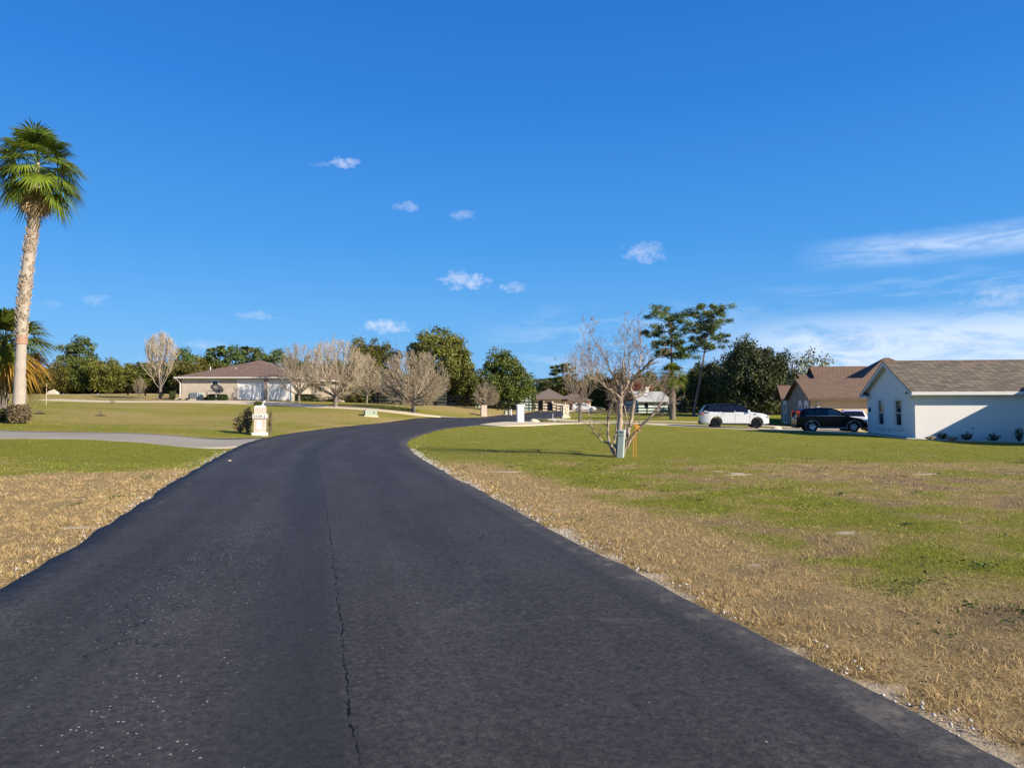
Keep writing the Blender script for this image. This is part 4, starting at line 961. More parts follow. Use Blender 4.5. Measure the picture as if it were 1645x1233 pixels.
p = GD(386, 34.4); shrub('bush', 'bush', 'thin bronze leaved shrub left of the numbered post', p, .36, .3, .95, 420, .032, 'dryshrub', 64, stems=14)
p = GD(435, 34.6); shrub('bush', 'bush', 'narrow leafy shrub behind the right side of the numbered post', p, .09, .12, 1.35, 260, .03, 'dryshrub', 65, stems=6)
p = GD(349, 78.0); shrub('hedge', 'hedge', 'short clipped hedge under the dish at the ranch wall', p, 1.0, .45, .62, 2600, .07, 'hedge', 66, boxy=True)
p = GD(332, 78.5); shrub('bush', 'bush', 'small yellow green bush left of the clipped hedge', p, .35, .3, .35, 300, .06, 'shrub', 67)
p = GD(277, 79.0); shrub('bush', 'bush', 'slim upright bush at the left corner of the ranch house', p, .35, .35, 1.05, 600, .06, 'shrub', 68)
p = GD(488, 81.0); shrub('hedge', 'hedge', 'dark clipped hedge right of the white garage doors', p, 1.9, .5, .75, 4000, .07, 'hedge', 69, boxy=True)
p = GD(520, 83.5); shrub('hedge', 'hedge', 'olive clipped hedge below the right end wall of the ranch house', p, 1.6, .5, .5, 2600, .07, 'shrub', 70, boxy=True)
p = GD(562, 88.0); shrub('bush', 'bush', 'large yellow green bush right of the ranch house', p, 1.5, 1.2, 1.9, 4500, .09, 'oakolive', 71)
p = GD(580, 90.0); shrub('bush', 'bush', 'dark green bush beside the large yellow green one', p, 1.1, 1.0, 1.5, 2800, .09, 'oak', 72)
p = GD(63, 45.0); shrub('seedling', 'plant', 'tiny bare seedling in a dark mulch ring near the tall palm', p, .22, .2, .35, 80, .02, 'dryshrub', 73)
p = GD(161, 47.0); shrub('seedling', 'plant', 'tiny seedling in mulch in the middle of the left lawn', p, .22, .2, .45, 90, .02, 'dryshrub', 74)
p = GD(180, 66.0); shrub('seedling', 'plant', 'tiny pale seedling far out on the left lawn below the wood', p, .3, .2, .5, 90, .03, 'dryshrub', 75)
p = GD(868, 66.0); shrub('bush', 'grass tuft', 'pale tuft of dry grass between the white post and the stone post', p, .8, .4, .3, 400, .05, 'grassclump', 76)
for px, D in ((63, 44.9), (161, 46.9)):
    p = GD(px, D); b = MB(); b.lathe([(.001, .06), (.2, .055), (.32, .03), (.36, -.05)], 14); o = b.build('mulch_ring', M['mulch'], None, True); o.location = p; tag(o, 'dark mulch ring around the seedling ' + ('near the tall palm' if px == 63 else 'in the middle of the left lawn'), 'mulch')
# ================================================================== HOUSE HELPERS
def wall(b, p0, p1, z0, z1, ops=(), dep=.10):
    """wall skin from p0 to p1 (outside is to the right of p0->p1), with recessed openings (s0,s1,za,zb)"""
    p0 = Vector((p0[0], p0[1])); p1 = Vector((p1[0], p1[1])); L = (p1 - p0).length; d = (p1 - p0) / L; n = Vector((d.y, -d.x))
    ss = sorted({0, L} | {o[0] for o in ops} | {o[1] for o in ops}); zs = sorted({z0, z1} | {o[2] for o in ops} | {o[3] for o in ops})
    def P(s, z, o=0): q = p0 + d * s - n * o; return (q.x, q.y, z)
    for i in range(len(ss) - 1):
        for j in range(len(zs) - 1):
            sm_, zm = (ss[i] + ss[i+1]) / 2, (zs[j] + zs[j+1]) / 2
            if any(o[0] < sm_ < o[1] and o[2] < zm < o[3] for o in ops): continue
            b.quad(P(ss[i], zs[j]), P(ss[i+1], zs[j]), P(ss[i+1], zs[j+1]), P(ss[i], zs[j+1]))
    for a, c, za, zb in ops:
        b.quad(P(a, za), P(a, za, dep), P(a, zb, dep), P(a, zb)); b.quad(P(c, za), P(c, zb), P(c, zb, dep), P(c, za, dep))
        b.quad(P(a, zb), P(a, zb, dep), P(c, zb, dep), P(c, zb)); b.quad(P(a, za), P(c, za), P(c, za, dep), P(a, za, dep))
    return P
def window(P, o, parent, frame='trim', casing=.10, sill=True, mull=True, glass='glass', proud=.035):
    """frame, sash bars, sill and glass set into the opening o of a wall whose point function is P"""
    a, c, za, zb = o; f = MB()
    def bar(a0, a1, b0, b1, o0, o1):
        v = [P(a0, b0, o0), P(a1, b0, o0), P(a1, b1, o0), P(a0, b1, o0), P(a0, b0, o1), P(a1, b0, o1), P(a1, b1, o1), P(a0, b1, o1)]
        f.add(v, [(0,1,2,3),(7,6,5,4),(0,4,5,1),(1,5,6,2),(2,6,7,3),(3,7,4,0)])
    k2 = casing
    if k2: bar(a-k2, a, za-k2, zb+k2, -proud, .0); bar(c, c+k2, za-k2, zb+k2, -proud, 0); bar(a, c, zb, zb+k2, -proud, 0); bar(a, c, za-k2, za, -proud, 0)
    w = .05; bar(a+.002, a+w, za+.002, zb-.002, .02, .07); bar(c-w, c-.002, za+.002, zb-.002, .02, .07); bar(a+w, c-w, zb-w, zb-.002, .02, .07); bar(a+w, c-w, za+.002, za+w, .02, .07)
    if mull: bar(a+w, c-w, (za+zb)/2-.03, (za+zb)/2+.03, .015, .065)
    fr = f.build('window', M[frame], parent)
    if sill:
        f = MB(); bar(a-.2, c+.2, za-k2-.12, za-k2-.002, -.10, .0); f.build('sill', M[frame], fr)
    f = MB(); f.quad(P(a+w, za+w, .06), P(c-w, za+w, .06), P(c-w, zb-w, .06), P(a+w, zb-w, .06)); f.build('pane', M[glass], fr)
    return fr
def gable_roof_x(b, x0, x1, y0, y1, ze, zr, th=.14, lap=0):
    """gable roof, ridge along x; (y0,ze),(y1,ze) eaves, slab with thickness"""
    ym = (y0 + y1) / 2
    b.prism([(y0, ze), (ym, zr), (y1, ze), (y1, ze - th), (ym, zr - th), (y0, ze - th)], x0, x1, 'yz')
def hip_roof(b, x0, x1, y0, y1, ze, zr, along='x', th=.12, ins=None):
    w = (y1 - y0) / 2 if along == 'x' else (x1 - x0) / 2; w = w if ins is None else ins
    xm, ym = (x0 + x1) / 2, (y0 + y1) / 2
    r = [(min(x0 + w, xm), ym, zr), (max(x1 - w, xm), ym, zr)] if along == 'x' else [(xm, min(y0 + w, ym), zr), (xm, max(y1 - w, ym), zr)]
    v = [(x0,y0,ze),(x1,y0,ze),(x1,y1,ze),(x0,y1,ze)] + r + [(x0,y0,ze-th),(x1,y0,ze-th),(x1,y1,ze-th),(x0,y1,ze-th)]
    if along == 'x': f = [(0,1,5,4),(1,2,5),(2,3,4,5),(3,0,4)]
    else: f = [(0,1,4),(1,2,5,4),(2,3,5),(3,0,4,5)]
    f += [(0,6,7,1),(1,7,8,2),(2,8,9,3),(3,9,6,0),(9,8,7,6)]
    b.add(v, f)
def fascia(b, x0, x1, y0, y1, z0, z1, t_=.03):
    """board round the eaves, outside the rectangle"""
    b.box(x0-t_, x1+t_, y0-t_, y0, z0, z1); b.box(x0-t_, x1+t_, y1, y1+t_, z0, z1); b.box(x0-t_, x0, y0+.001, y1-.001, z0, z1); b.box(x1, x1+t_, y0+.001, y1-.001, z0, z1)

# ================================================================== WHITE STUCCO HOUSE (right)
def stucco_house():
    root = thing('stucco_house', 'white stucco house with a shaded gable end and mixed grey shingles, at right edge', 'house', (22.9, 38.8, 0), R(-8))
    L, Dp, ze, zb = 15.0, 7.2, 2.60, -1.0
    op1, op2 = (Dp-5.35, Dp-4.42, .52, 2.08), (Dp-2.72, Dp-1.78, .52, 2.08)
    b = MB()
    wall(b, (0, 0), (L, 0), zb, ze); wall(b, (L, 0), (L, Dp), zb, ze); wall(b, (L, Dp), (0, Dp), zb, ze)
    P = wall(b, (0, Dp), (0, 0), zb, ze, [op1, op2])
    sl = .50; ridge = ze + .10 + sl * Dp / 2
    b.add([(0, Dp, ze), (0, 0, ze), (0, Dp/2, ridge - .12)], [(0, 1, 2)])
    w = b.build('wall', M['stucco'], root, recalc=False)
    for o in (op1, op2): window(P, o, root, 'trim', .13)
    r = MB(); e = ze + .10 - sl * .40; rt = e + sl * (Dp / 2 + .4)
    gable_roof_x(r, -.34, L, -.40, Dp + .40, e, rt, .07)
    rf = r.build('roof', M['grey_roof'], root)
    rc = MB(); rc.prism([(Dp/2-.16, rt-.07), (Dp/2, rt+.035), (Dp/2+.16, rt-.07)], -.345, L, 'yz'); rc.build('ridge_cap', M['dark_roof'], rf)
    f = MB()   # rake boards, soffit, gutters, cornice returns
    for s in (0, 1):
        y0, y1 = (-.40, Dp/2) if s == 0 else (Dp+.40, Dp/2)
        f.prism([(y0, e-.072), (y1, rt-.072), (y1, rt-.26), (y0, e-.22)], -.34, -.30, 'yz')
        f.prism([(y0, e-.10), (y1, rt-.10), (y1, rt-.13), (y0, e-.13)], -.299, 0, 'yz')
    f.box(-.34, L, -.47, -.402, e-.17, e+.01); f.box(-.34, L, Dp+.402, Dp+.47, e-.17, e+.01)
    f.box(.002, L, -.398, -.002, e-.16, e-.13); f.box(.002, L, Dp+.002, Dp+.398, e-.16, e-.13)
    f.box(-.295, -.003, -.395, .62, e-.24, e-.10); f.box(-.295, -.003, Dp-.62, Dp+.395, e-.24, e-.10)
    f.build('eaves_trim', M['trim'], root)
    q = MB()
    for s in (-.36, .62 - .36):
        pass
    q.add([(-.30, -.39, e-.10), (-.30, .62, e-.10), (-.30, .2, e+.10), (-.003, -.39, e-.10), (-.003, .62, e-.10), (-.003, .2, e+.10)], [(0,1,2),(5,4,3),(0,3,4,1),(1,4,5,2),(2,5,3,0)])
    q.build('cornice_return', M['dark_roof'], root); q = MB()
    q.add([(-.30, Dp-.62, e-.10), (-.30, Dp+.39, e-.10), (-.30, Dp-.2, e+.10), (-.003, Dp-.62, e-.10), (-.003, Dp+.39, e-.10), (-.003, Dp-.2, e+.10)], [(0,1,2),(5,4,3),(0,3,4,1),(1,4,5,2),(2,5,3,0)])
    q.build('cornice_return', M['dark_roof'], root)
    g = MB(); g.box(-.07, -.002, Dp-.62, Dp-.42, 1.35, 1.62); g.build('meter_box', M['black'], root)
    g = MB(); g.box(-.05, -.002, 3.45, 3.55, .15, .35); g.build('hose_bib', M['grey'], root)
    g = MB(); g.box(2.95, 3.03, -.06, -.002, .42, .52); g.build('outlet_cover', M['grey'], root)
    # added wing, out of view: its eave throws the slanting shadow on the front wall
    wx, wy, wz = 7.15, -8.0, 3.30
    b = MB(); wall(b, (wx, -.002), (wx, wy), zb, wz); wall(b, (wx, wy), (L, wy), zb, wz); wall(b, (L, wy), (L, -.002), zb, wz); b.build('shadow_wing_wall', M['stucco'], root, recalc=False)
    r = MB(); hip_roof(r, wx-.40, L+.4, wy-.4, 3.0, wz+.02, wz+1.2, 'y', ins=4.5); r.build('shadow_wing_roof', M['grey_roof'], root)
    f = MB(); f.box(wx-.46, wx-.402, wy-.46, -.48, wz-.14, wz+.04); f.box(wx-.40, L+.46, wy-.46, wy-.402, wz-.14, wz+.04); f.build('gutter', M['trim'], root)
stucco_house()
def to_house(x, y, rot=-8, o=(22.9, 38.8)):
    c, s = math.cos(R(rot)), math.sin(R(rot)); return (o[0] + x*c - y*s, o[1] + x*s + y*c)
# mulch bed, pale edging, plants
def bed():
    pts = [(-.9, 7.2), (-.8, .2), (-.3, -.75), (1.5, -.95), (6.0, -1.0)]; inn = [(0.02, 7.2), (0.02, 2.0), (0.02, .02), (1.6, .02), (6.0, .02)]
    lo = [to_house(*p) for p in pts]; up = [to_house(*p) for p in inn]
    tag(strip_between('flower_bed', lo, up, M['mulch'], .06, 60, 4), 'dark mulch bed along the foot of the white stucco house', 'flower bed')
    ed = [to_house(x - .06 if x < 0 else x, y - .05) for x, y in pts]
    P = resample(ed, 70); b = MB(); b.tube([(x, y, H(x, y) + .05) for x, y in P], .05, 5); o = b.build('border', M['rock'], None); tag(o, 'pale concrete edging along the mulch bed of the white stucco house', 'edging')
bed()
def spiky(px, py, D, h, r, label, seed):
    p = GD(px, D); g = np.random.default_rng(seed); root = thing('shrub', label, 'shrub', p, 0, 'young shrubs in the bed of the white house')
    st = MB(); P = []
    for i in range(9):
        a = i * 2.4 + g.normal(0, .3); e = R(g.uniform(35, 85)); L = h * g.uniform(.7, 1.0)
        tip_ = (math.cos(a)*math.cos(e)*r*1.3, math.sin(a)*math.cos(e)*r*1.3, L*math.sin(e)); st.tube([(0,0,-.06), tuple(c*.5 for c in tip_), tip_], [.014,.01,.005], 4)
        for q in np.linspace(.25, 1, 26): P.append(np.array(tip_) * q + g.normal(0, .035, 3))
    P = np.array(P); V, Fq, T = leaf_cloud(P, .035, g.random(len(P)), 0, seed); link('foliage', mesh_np('foliage', V, Fq, M['hedge'], {'tone': T}), root); st.build('stems', M['darkbark'], root, recalc=False)
spiky(1513, 703, 38.0, .50, .30, 'leftmost young dark shrub against the sunlit and shaded wall of the white house', 1)
spiky(1552, 705, 37.9, .55, .34, 'second young dark shrub from the house corner, against the shaded wall', 2)
spiky(1595, 706, 37.6, .60, .42, 'third young dark shrub from the house corner, the widest', 3)
spiky(1636, 707, 37.2, .95, .26, 'tall young dark shrub at the right edge of the view', 4)
for px, D, r, lab, sd_ in ((1495, 37.9, .32, 'pale grass tuft nearest the corner of the white house', 5), (1528, 37.7, .34, 'pale grass tuft between the first two dark shrubs', 6)):
    p = GD(px, D); shrub('grass_tuft', 'grass tuft', lab, p, r, .25, .24, 500, .03, 'grassclump', sd_, upright=-.5)

# ================================================================== TAN HOUSE
def tan_house():
    ox, oy = W(1303, 690, 60)[0], 60.0
    root = thing('tan_house', 'tan stucco house with stacked brown gables and a wide garage door, behind the cars', 'house', (ox, oy, -.25), R(-8))
    zb, ze = -1.0, 2.85
    gd = (.75, 6.1, .02, 2.42)
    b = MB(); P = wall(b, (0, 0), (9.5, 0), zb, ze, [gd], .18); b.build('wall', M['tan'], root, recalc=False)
    w1, w2, w3 = (10-.95-.8, 10-.95, .55, 2.1), (10-2.9-.8, 10-2.9, .55, 2.1), (10-8.3-.9, 10-8.3, .4, 2.2)
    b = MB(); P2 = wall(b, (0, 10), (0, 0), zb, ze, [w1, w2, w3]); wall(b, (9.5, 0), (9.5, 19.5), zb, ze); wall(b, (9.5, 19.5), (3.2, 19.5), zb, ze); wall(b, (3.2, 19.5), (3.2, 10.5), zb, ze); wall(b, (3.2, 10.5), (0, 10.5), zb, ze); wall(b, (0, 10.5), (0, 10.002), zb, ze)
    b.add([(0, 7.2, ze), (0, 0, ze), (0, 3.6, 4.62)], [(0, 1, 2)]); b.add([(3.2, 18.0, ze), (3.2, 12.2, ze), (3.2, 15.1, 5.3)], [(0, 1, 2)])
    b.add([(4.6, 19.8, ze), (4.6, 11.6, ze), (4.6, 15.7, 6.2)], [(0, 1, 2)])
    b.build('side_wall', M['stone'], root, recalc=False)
    for o in (w1, w2, w3):
        fr = window(P2, o, root, 'trim', .14, False)
        ar = MB(); a, c, za, zt = o; pts = []
        for i in range(9):
            an = math.pi * i / 8; pts.append((math.cos(an), math.sin(an)))
        cx_ = (a + c) / 2; ro = (c - a) / 2 + .14; v = [P2(cx_ - x * ro, zt + .14 + y * .32, -.035) for x, y in pts] + [P2(cx_ - x * ro, zt + .14 + y * .32, 0) for x, y in pts]
        ar.add(v, [tuple(range(9))] + [(i, i+1, 10+i, 9+i) for i in range(8)]); ar.build('window_arch', M['trim'], fr)
    # garage door with panels
    d = MB(); a, c, za, zt = gd
    for i in range(4):
        z0 = za + (zt - za) * i / 4; z1 = za + (zt - za) * (i + 1) / 4; d.add([P(a, z0+.012, .12), P(c, z0+.012, .12), P(c, z1-.012, .12), P(a, z1-.012, .12), P(a, z0+.012, .16), P(c, z0+.012, .16), P(c, z1-.012, .16), P(a, z1-.012, .16)], [(0,1,2,3),(0,4,5,1),(2,6,7,3)])
        for k2 in range(8):
            s0 = a + (c - a) * (k2 + .12) / 8; s1 = a + (c - a) * (k2 + .88) / 8; d.add([P(s0, z0+.11, .11), P(s1, z0+.11, .11), P(s1, z1-.11, .11), P(s0, z1-.11, .11), P(s0-.03, z0+.08, .119), P(s1+.03, z0+.08, .119), P(s1+.03, z1-.08, .119), P(s0-.03, z1-.08, .119)], [(0,1,2,3),(4,5,1,0),(5,6,2,1),(6,7,3,2),(7,4,0,3)])
    d.add([P(a, za, .175), P(c, za, .175), P(c, zt, .175), P(a, zt, .175)], [(0, 1, 2, 3)]); d.build('garage_door', M['tandoor'], root, recalc=False)
    f = MB(); f.box(a-.24, a, -.05, -.002, zb, zt+.22); f.box(c, c+.24, -.05, -.002, zb, zt+.22); f.box(a+.001, c-.001, -.05, -.002, zt, zt+.22); f.build('door_surround', M['cream'], root)
    f = MB(); f.lathe([(.001,.0),(.10,.01),(.14,-.05),(.12,-.12),(.001,-.14)], 10, (3.6, -.14, zt+.36)); f.build('wall_lamp', M['trim'], root, True)
    f = MB(); f.lathe([(.001,.0),(.06,.01),(.08,-.14),(.05,-.28),(.001,-.3)], 8, (.36, -.12, 1.95)); f.build('wall_lantern', M['black'], root, True)
    r = MB()
    gable_roof_x(r, -.35, 9.9, -.45, 7.65, ze-.12, 4.60, .12); r.build('roof', M['dark_roof'], root)
    r = MB(); gable_roof_x(r, 2.9, 5.2, 12.0, 18.2, ze+.9, 5.5, .12); r.build('roof', M['dark_roof'], root)
    r = MB(); gable_roof_x(r, 4.3, 10.2, 11.4, 20.0, ze+.5, 6.4, .12); r.build('roof', M['dark_roof'], root)
    r = MB(); hip_roof(r, 4.9, 15.9, 5.4, 16.0, 3.4, 6.95, 'x', .12, 5.3); r.build('roof', M['dark_roof'], root)
    r = MB(); gable_roof_x(r, -.6, 3.4, 7.9, 10.9, ze-.05, 4.15, .10); r.build('porch_roof', M['dark_roof'], root)
    b = MB(); wall(b, (9.5, 6.0), (15.4, 6.0), zb, 3.3); wall(b, (15.4, 6.0), (15.4, 15.5), zb, 3.3); b.build('rear_wall', M['tan'], root, recalc=False)
    f = MB(); f.box(-.37, 9.9, -.50, -.452, ze-.30, ze-.10); f.prism([(-.45, ze-.13), (3.6, 4.58), (3.6, 4.40), (-.45, ze-.29)], -.39, -.352, 'yz'); f.prism([(7.65, ze-.13), (3.6, 4.58), (3.6, 4.40), (7.65, ze-.29)], -.39, -.352, 'yz'); f.build('fascia', M['dark_roof'], root)
    v = MB(); v.tube([(7.35, 2.6, 4.0), (7.35, 2.6, 4.75)], .07, 8, cap=True); v.build('roof_vent', M['trim'], root); v = MB(); v.tube([(6.4, 2.3, 4.3), (7.0, 2.3, 4.22), (7.5, 2.4, 4.3)], .03, 5); v.tube([(6.8, 2.3, 3.9), (6.8, 2.3, 4.5)], .03, 5); v.build('aerial', M['black'], root)
tan_house()

# ================================================================== BRICK RANCH HOUSE (left)
def ranch_house():
    A = Vector(W(291, 641, 80)); root = thing('ranch_house', 'long tan brick ranch house with a brown hip roof and two white garage doors', 'house', (A.x, 80, 2.52), R(0))
    zb, ze = -1.2, 2.66; s_ = 80 / F
    X = lambda px, D=80: (px - 822.5) / F * D - A.x
    g1 = (X(383), X(422), .05, 2.25); g2 = (X(432), X(468, 80), .05, 2.25); wn = (X(340), X(350), 1.35, 2.3)
    L = X(471)
    b = MB(); P = wall(b, (0, 0), (L, 0), zb, ze, [g1, g2, wn], .14); wall(b, (0, 15), (0, 0), zb, ze); wall(b, (L, 0), (L, 7), zb, ze)
    x1, x2 = L - .3, (528 - 822.5) / F * 88 - A.x
    wn2 = (X(504, 88) - x1, X(510, 88) - x1, 1.0, 2.2)
    P3 = wall(b, (x1, 8), (x2, 8), zb, ze, [wn2], .1); wall(b, (x2, 8), (x2, 17), zb, ze); wall(b, (x2, 17), (0, 17), zb, ze)
    b.build('wall', M['brick'], root, recalc=False)
    window(P, wn, root, 'trim', .08, True); window(P3, wn2, root, 'trim', .06, True)
    for a, c, za, zt in (g1, g2):
        d = MB()
        for i in range(4):
            z0 = za + (zt - za) * i / 4; z1 = za + (zt - za) * (i + 1) / 4; d.add([P(a, z0+.01, .07), P(c, z0+.01, .07), P(c, z1-.01, .07), P(a, z1-.01, .07), P(a, z0+.01, .1), P(c, z0+.01, .1), P(c, z1-.01, .1), P(a, z1-.01, .1)], [(0,1,2,3),(0,4,5,1),(2,6,7,3)])
        d.add([P(a, za, .11), P(c, za, .11), P(c, zt, .11), P(a, zt, .11)], [(0,1,2,3)]); d.build('garage_door', M['white'], root, recalc=False)
        f = MB(); f.box(a-.14, a, -.04, -.003, zb, zt+.14); f.box(c, c+.14, -.04, -.003, zb, zt+.14); f.box(a+.001, c-.001, -.04, -.003, zt, zt+.14); f.build('door_frame', M['trim'], root)
    f = MB(); f.box(g1[1]+.16, g2[0]-.16, -.16, -.045, zb, ze); tag(f.build('brick_pier', M['brickdark'], root), 'mixed dark brick pier between the doors')
    r = MB(); hip_roof(r, -.6, L+.6, -.6, 16.0, ze+.02, 5.15, 'y', ins=7.5); rf = r.build('roof', M['brown_roof'], root)
    r = MB(); hip_roof(r, X(440), x2+.6, 7.4, 17.5, ze+.0, 5.0, 'x', ins=4.5); r.build('roof', M['brown_roof'], root)
    f = MB(); fascia(f, -.6, L+.6, -.6, 16, ze-.10, ze+.01); f.build('gutter', M['trim'], root); f = MB(); f.box(L+.7, x2+.6, 7.32, 7.398, ze-.12, ze-.0); f.box(x2+.602, x2+.64, 7.32, 17.5, ze-.12, ze); f.build('gutter', M['trim'], root)
    f = MB(); f.box(-.5, L+.5, -.5, -.002, ze-.13, ze-.105); f.build('soffit', M['cream'], root)
    f = MB(); f.tube([(-.45, -.55, ze-.12), (-.2, -.2, ze-.45), (-.1, -.08, ze-.7), (-.1, -.08, .25), (-.6, -.5, .1)], .06, 6, cap=True); f.build('downspout', M['trim'], root)
    for px, py, D in ((338, 590, 83.0), (379, 592, 83.0), (447, 600, 86)):
        w_ = Vector(W(px, py, D)) - root.location; f = MB(); f.tube([(w_.x, w_.y, w_.z - .6), (w_.x, w_.y, w_.z + .1)], .06, 8, cap=True); f.build('roof_vent', M['trim'], rf)
    # solar panel on the right slope
    n_ = MB(); n_.add([(8.6, 7.2, 4.80), (9.9, 6.4, 4.30), (9.9, 8.6, 4.30), (8.6, 8.9, 4.80), (8.6, 7.2, 4.74), (9.9, 6.4, 4.24), (9.9, 8.6, 4.24), (8.6, 8.9, 4.74)], [(0,1,2,3),(4,7,6,5),(0,4,5,1),(1,5,6,2),(2,6,7,3),(3,7,4,0)]); n_.build('skylight', M['solar'], root)
    return root, P
RH, PH = ranch_house()
def on_ranch(px, D=79.3): p = GD(px, D); return p
def ac_unit():
    p = on_ranch(316, 79.0); root = thing('air_conditioner', 'grey outdoor air conditioning unit on the grass by the ranch wall', 'air conditioner', p)
    b = MB(); b.bbox(-.62, .28, -.42, .42, .08, .88, .04); b.build('cabinet', M['grey'], root)
    g = MB()
    for i in range(9): g.box(-.56, .22, -.432, -.421, .16 + i * .075, .185 + i * .075)
    g.build('grille', M['black'], root)
    b = MB(); b.bbox(.36, .72, -.36, .36, .08, .80, .03); tag(b.build('compressor_box', M['utility'], root), 'paler side box'); b = MB(); b.box(-.75, .8, -.5, .5, -.1, .079); b.build('pad', M['concrete'], root)
    b = MB(); b.box(-.95, -.85, -.05, .05, -.1, .75); b.build('disconnect_box', M['black'], root)
ac_unit()
def dish():
    p = GD(347, 77.6); root = thing('satellite_dish', 'large dark satellite dish tilted on a white pole before the ranch wall', 'satellite dish', p)
    b = MB(); b.tube([(0, 0, -.2), (0, 0, 1.05)], .06, 8, cap=True); b.build('pole', M['trim'], root)
    d = MB(); prof = [(.001, 0), (.3, .03), (.6, .10), (.85, .21), (.98, .29), (.98, .31), (.6, .13), (.3, .06), (.001, .03)]; d.lathe(prof, 26); me = d.mesh('reflector', M['dish'], True); o = link('reflector', me, root)
    o.location = (.05, .0, 1.25); o.rotation_euler = (R(58), R(28), R(20)); o.scale = (.74, .56, .74)
    b = MB(); b.tube([(.1, -.05, 1.2), (.85, -.45, 1.0)], .025, 5); b.tube([(.6, -.1, 1.6), (.92, -.42, 1.1)], .02, 5); b.lathe([(.001, 0), (.07, .02), (.07, .16), (.001, .18)], 8, (.92, -.48, .95)); b.build('feed_arm', M['black'], root, recalc=False)
dish()
def simple_post(name, label, cat, loc, h, r, mat, group=None, extra=None):
    b = MB(); b.tube([(0, 0, -.2), (0, 0, h*.5), (.01, 0, h)], [r, r, r*.8], 8, cap=True); o = b.build(name, M[mat], None); o.location = loc; return tag(o, label, cat, group)
simple_post('pipe', 'short dark upright pipe by the ranch house wall', 'pipe', GD(332, 78.6), 1.0, .05, 'black')
simple_post('stake', 'thin pale marker stake standing on the left lawn', 'stake', GD(74, 60.0), 1.9, .025, 'concrete')
p = GD(85, 104); b = MB(); b.add([(-.9,-.4,-.1),(.9,-.4,-.1),(.8,.4,-.1),(-.8,.4,-.1),(-.6,-.2,.5),(.3,-.25,.75),(.7,.15,.3),(-.5,.25,.45)],[(0,1,5,4),(1,2,6,5),(2,3,7,6),(3,0,4,7),(4,5,6,7)]); o = b.build('boulder', M['rock'], None); o.location = p; tag(o, 'white rock on the far edge of the left field', 'rock')
for px, D, s, lab in ((1247, 51.8, .5, 'pale rock on the grass between the two cars'), (858, 64.0, .55, 'pale rock beside the white post'), (858+5, 64.6, .3, 'smaller pale stone next to the rock by the white post'), (1118, 88, .4, 'pale rock under the rail fence right of the pines'), (370, 20.6, .09, 'small white stone at the left road edge')):
    p = GD(px, D); g = np.random.default_rng(int(px)); b = MB(); prof = [(.001, .5), (.3, .47), (.62, .33), (.8, .08), (.78, -.2)]; b.lathe(prof, 11); b.v = [(x*s*g.uniform(.85,1.15), y*s*.7*g.uniform(.85,1.15), z*s*g.uniform(.85,1.15)) for x, y, z in b.v]; o = b.build('rock', M['rock'], None, True, recalc=False); o.location = p; tag(o, lab, 'rock')

# ================================================================== MAILBOX POSTS
def numbered_post():
    p = GD(418, 34.0); root = thing('mailbox_pillar', 'pinkish stucco address pillar with a white band reading 5538 at the side drive', 'mailbox', p, R(14))
    b = MB(); b.bbox(-.27, .27, -.27, .27, .10, 1.38, .012); b.build('shaft', M['pinkbrick'], root)
    b = MB(); b.bbox(-.36, .36, -.36, .36, -.15, .12, .02); b.build('base', M['trim'], root)
    b = MB(); b.bbox(-.33, .33, -.33, .33, .84, 1.03, .01); bd = b.build('number_band', M['trim'], root)
    b = MB(); b.box(-.12, .12, -.276, -.271, .28, .72); b.build('white_panel', M['trim'], root); b = MB(); b.box(.271, .276, -.12, .12, .28, .72); b.build('white_panel', M['trim'], root)
    b = MB(); b.prism([(-.27, 1.38), (.27, 1.38), (.20, 1.46), (-.20, 1.46)], -.20, .20, 'xz'); b.build('cap', M['trim'], root)
    cu = bpy.data.curves.new('digits', 'FONT'); cu.body = '5538'; cu.size = .17; cu.extrude = .004; cu.offset = .005; cu.align_x = 'CENTER'; cu.align_y = 'CENTER'; cu.space_character = 1.25
    to = bpy.data.objects.new('digits', cu); COL.objects.link(to); bpy.context.view_layer.update(); me = bpy.data.meshes.new_from_object(to.evaluated_get(bpy.context.evaluated_depsgraph_get())); bpy.data.objects.remove(to); me.materials.clear(); me.materials.append(M['digits'])
    o = link('house_number', me, bd); o.rotation_euler = (R(90), 0, 0); o.location = (-.08, -.337, .935)
    b = MB(); b.box(.21, .25, -.338, -.331, .845, 1.025); b.build('newspaper_slot', M['digits'], bd)
    b = MB(); b.prism([(-.10, -.0), (.10, 0), (.10, .16), (.06, .22), (0, .24), (-.06, .22), (-.10, .16)], .271, .31, 'xz'); o = b.build('mailbox_door', M['black'], root); o.rotation_euler = (0, 0, R(90)); o.location = (0, 0, 1.10)
    g = np.random.default_rng(3); P = np.clip(g.normal(0, 1, (600, 3)), -1.4, 1.4) * np.array([.13, .10, .06]) + [-.09, 0, 1.55]; V, Fq, T = leaf_cloud(P, .03, g.random(600), .3, 9); o = link('potted_plant', mesh_np('potted_plant', V, Fq, M['oak'], {'tone': T})); o.location = p; tag(o, 'small green plant growing on top of the numbered pillar', 'plant')
    b = MB(); b.tube([(0, 0, 0), (.02, 0, .07), (.06, 0, .15), (.09, 0, .20), (.12, 0, .23), (.17, 0, .22)], [.045, .06, .05, .03, .032, .008], 10, cap=True); b.tube([(0, 0, .03), (-.06, 0, -.01)], [.03, .012], 6, cap=True)
    o = b.build('bird_figure', M['trim'], None, True, recalc=False); o.location = (p[0] + .12, p[1] - .05, p[2] + 1.46); tag(o, 'small white bird figure on top of the numbered pillar', 'ornament')
numbered_post()
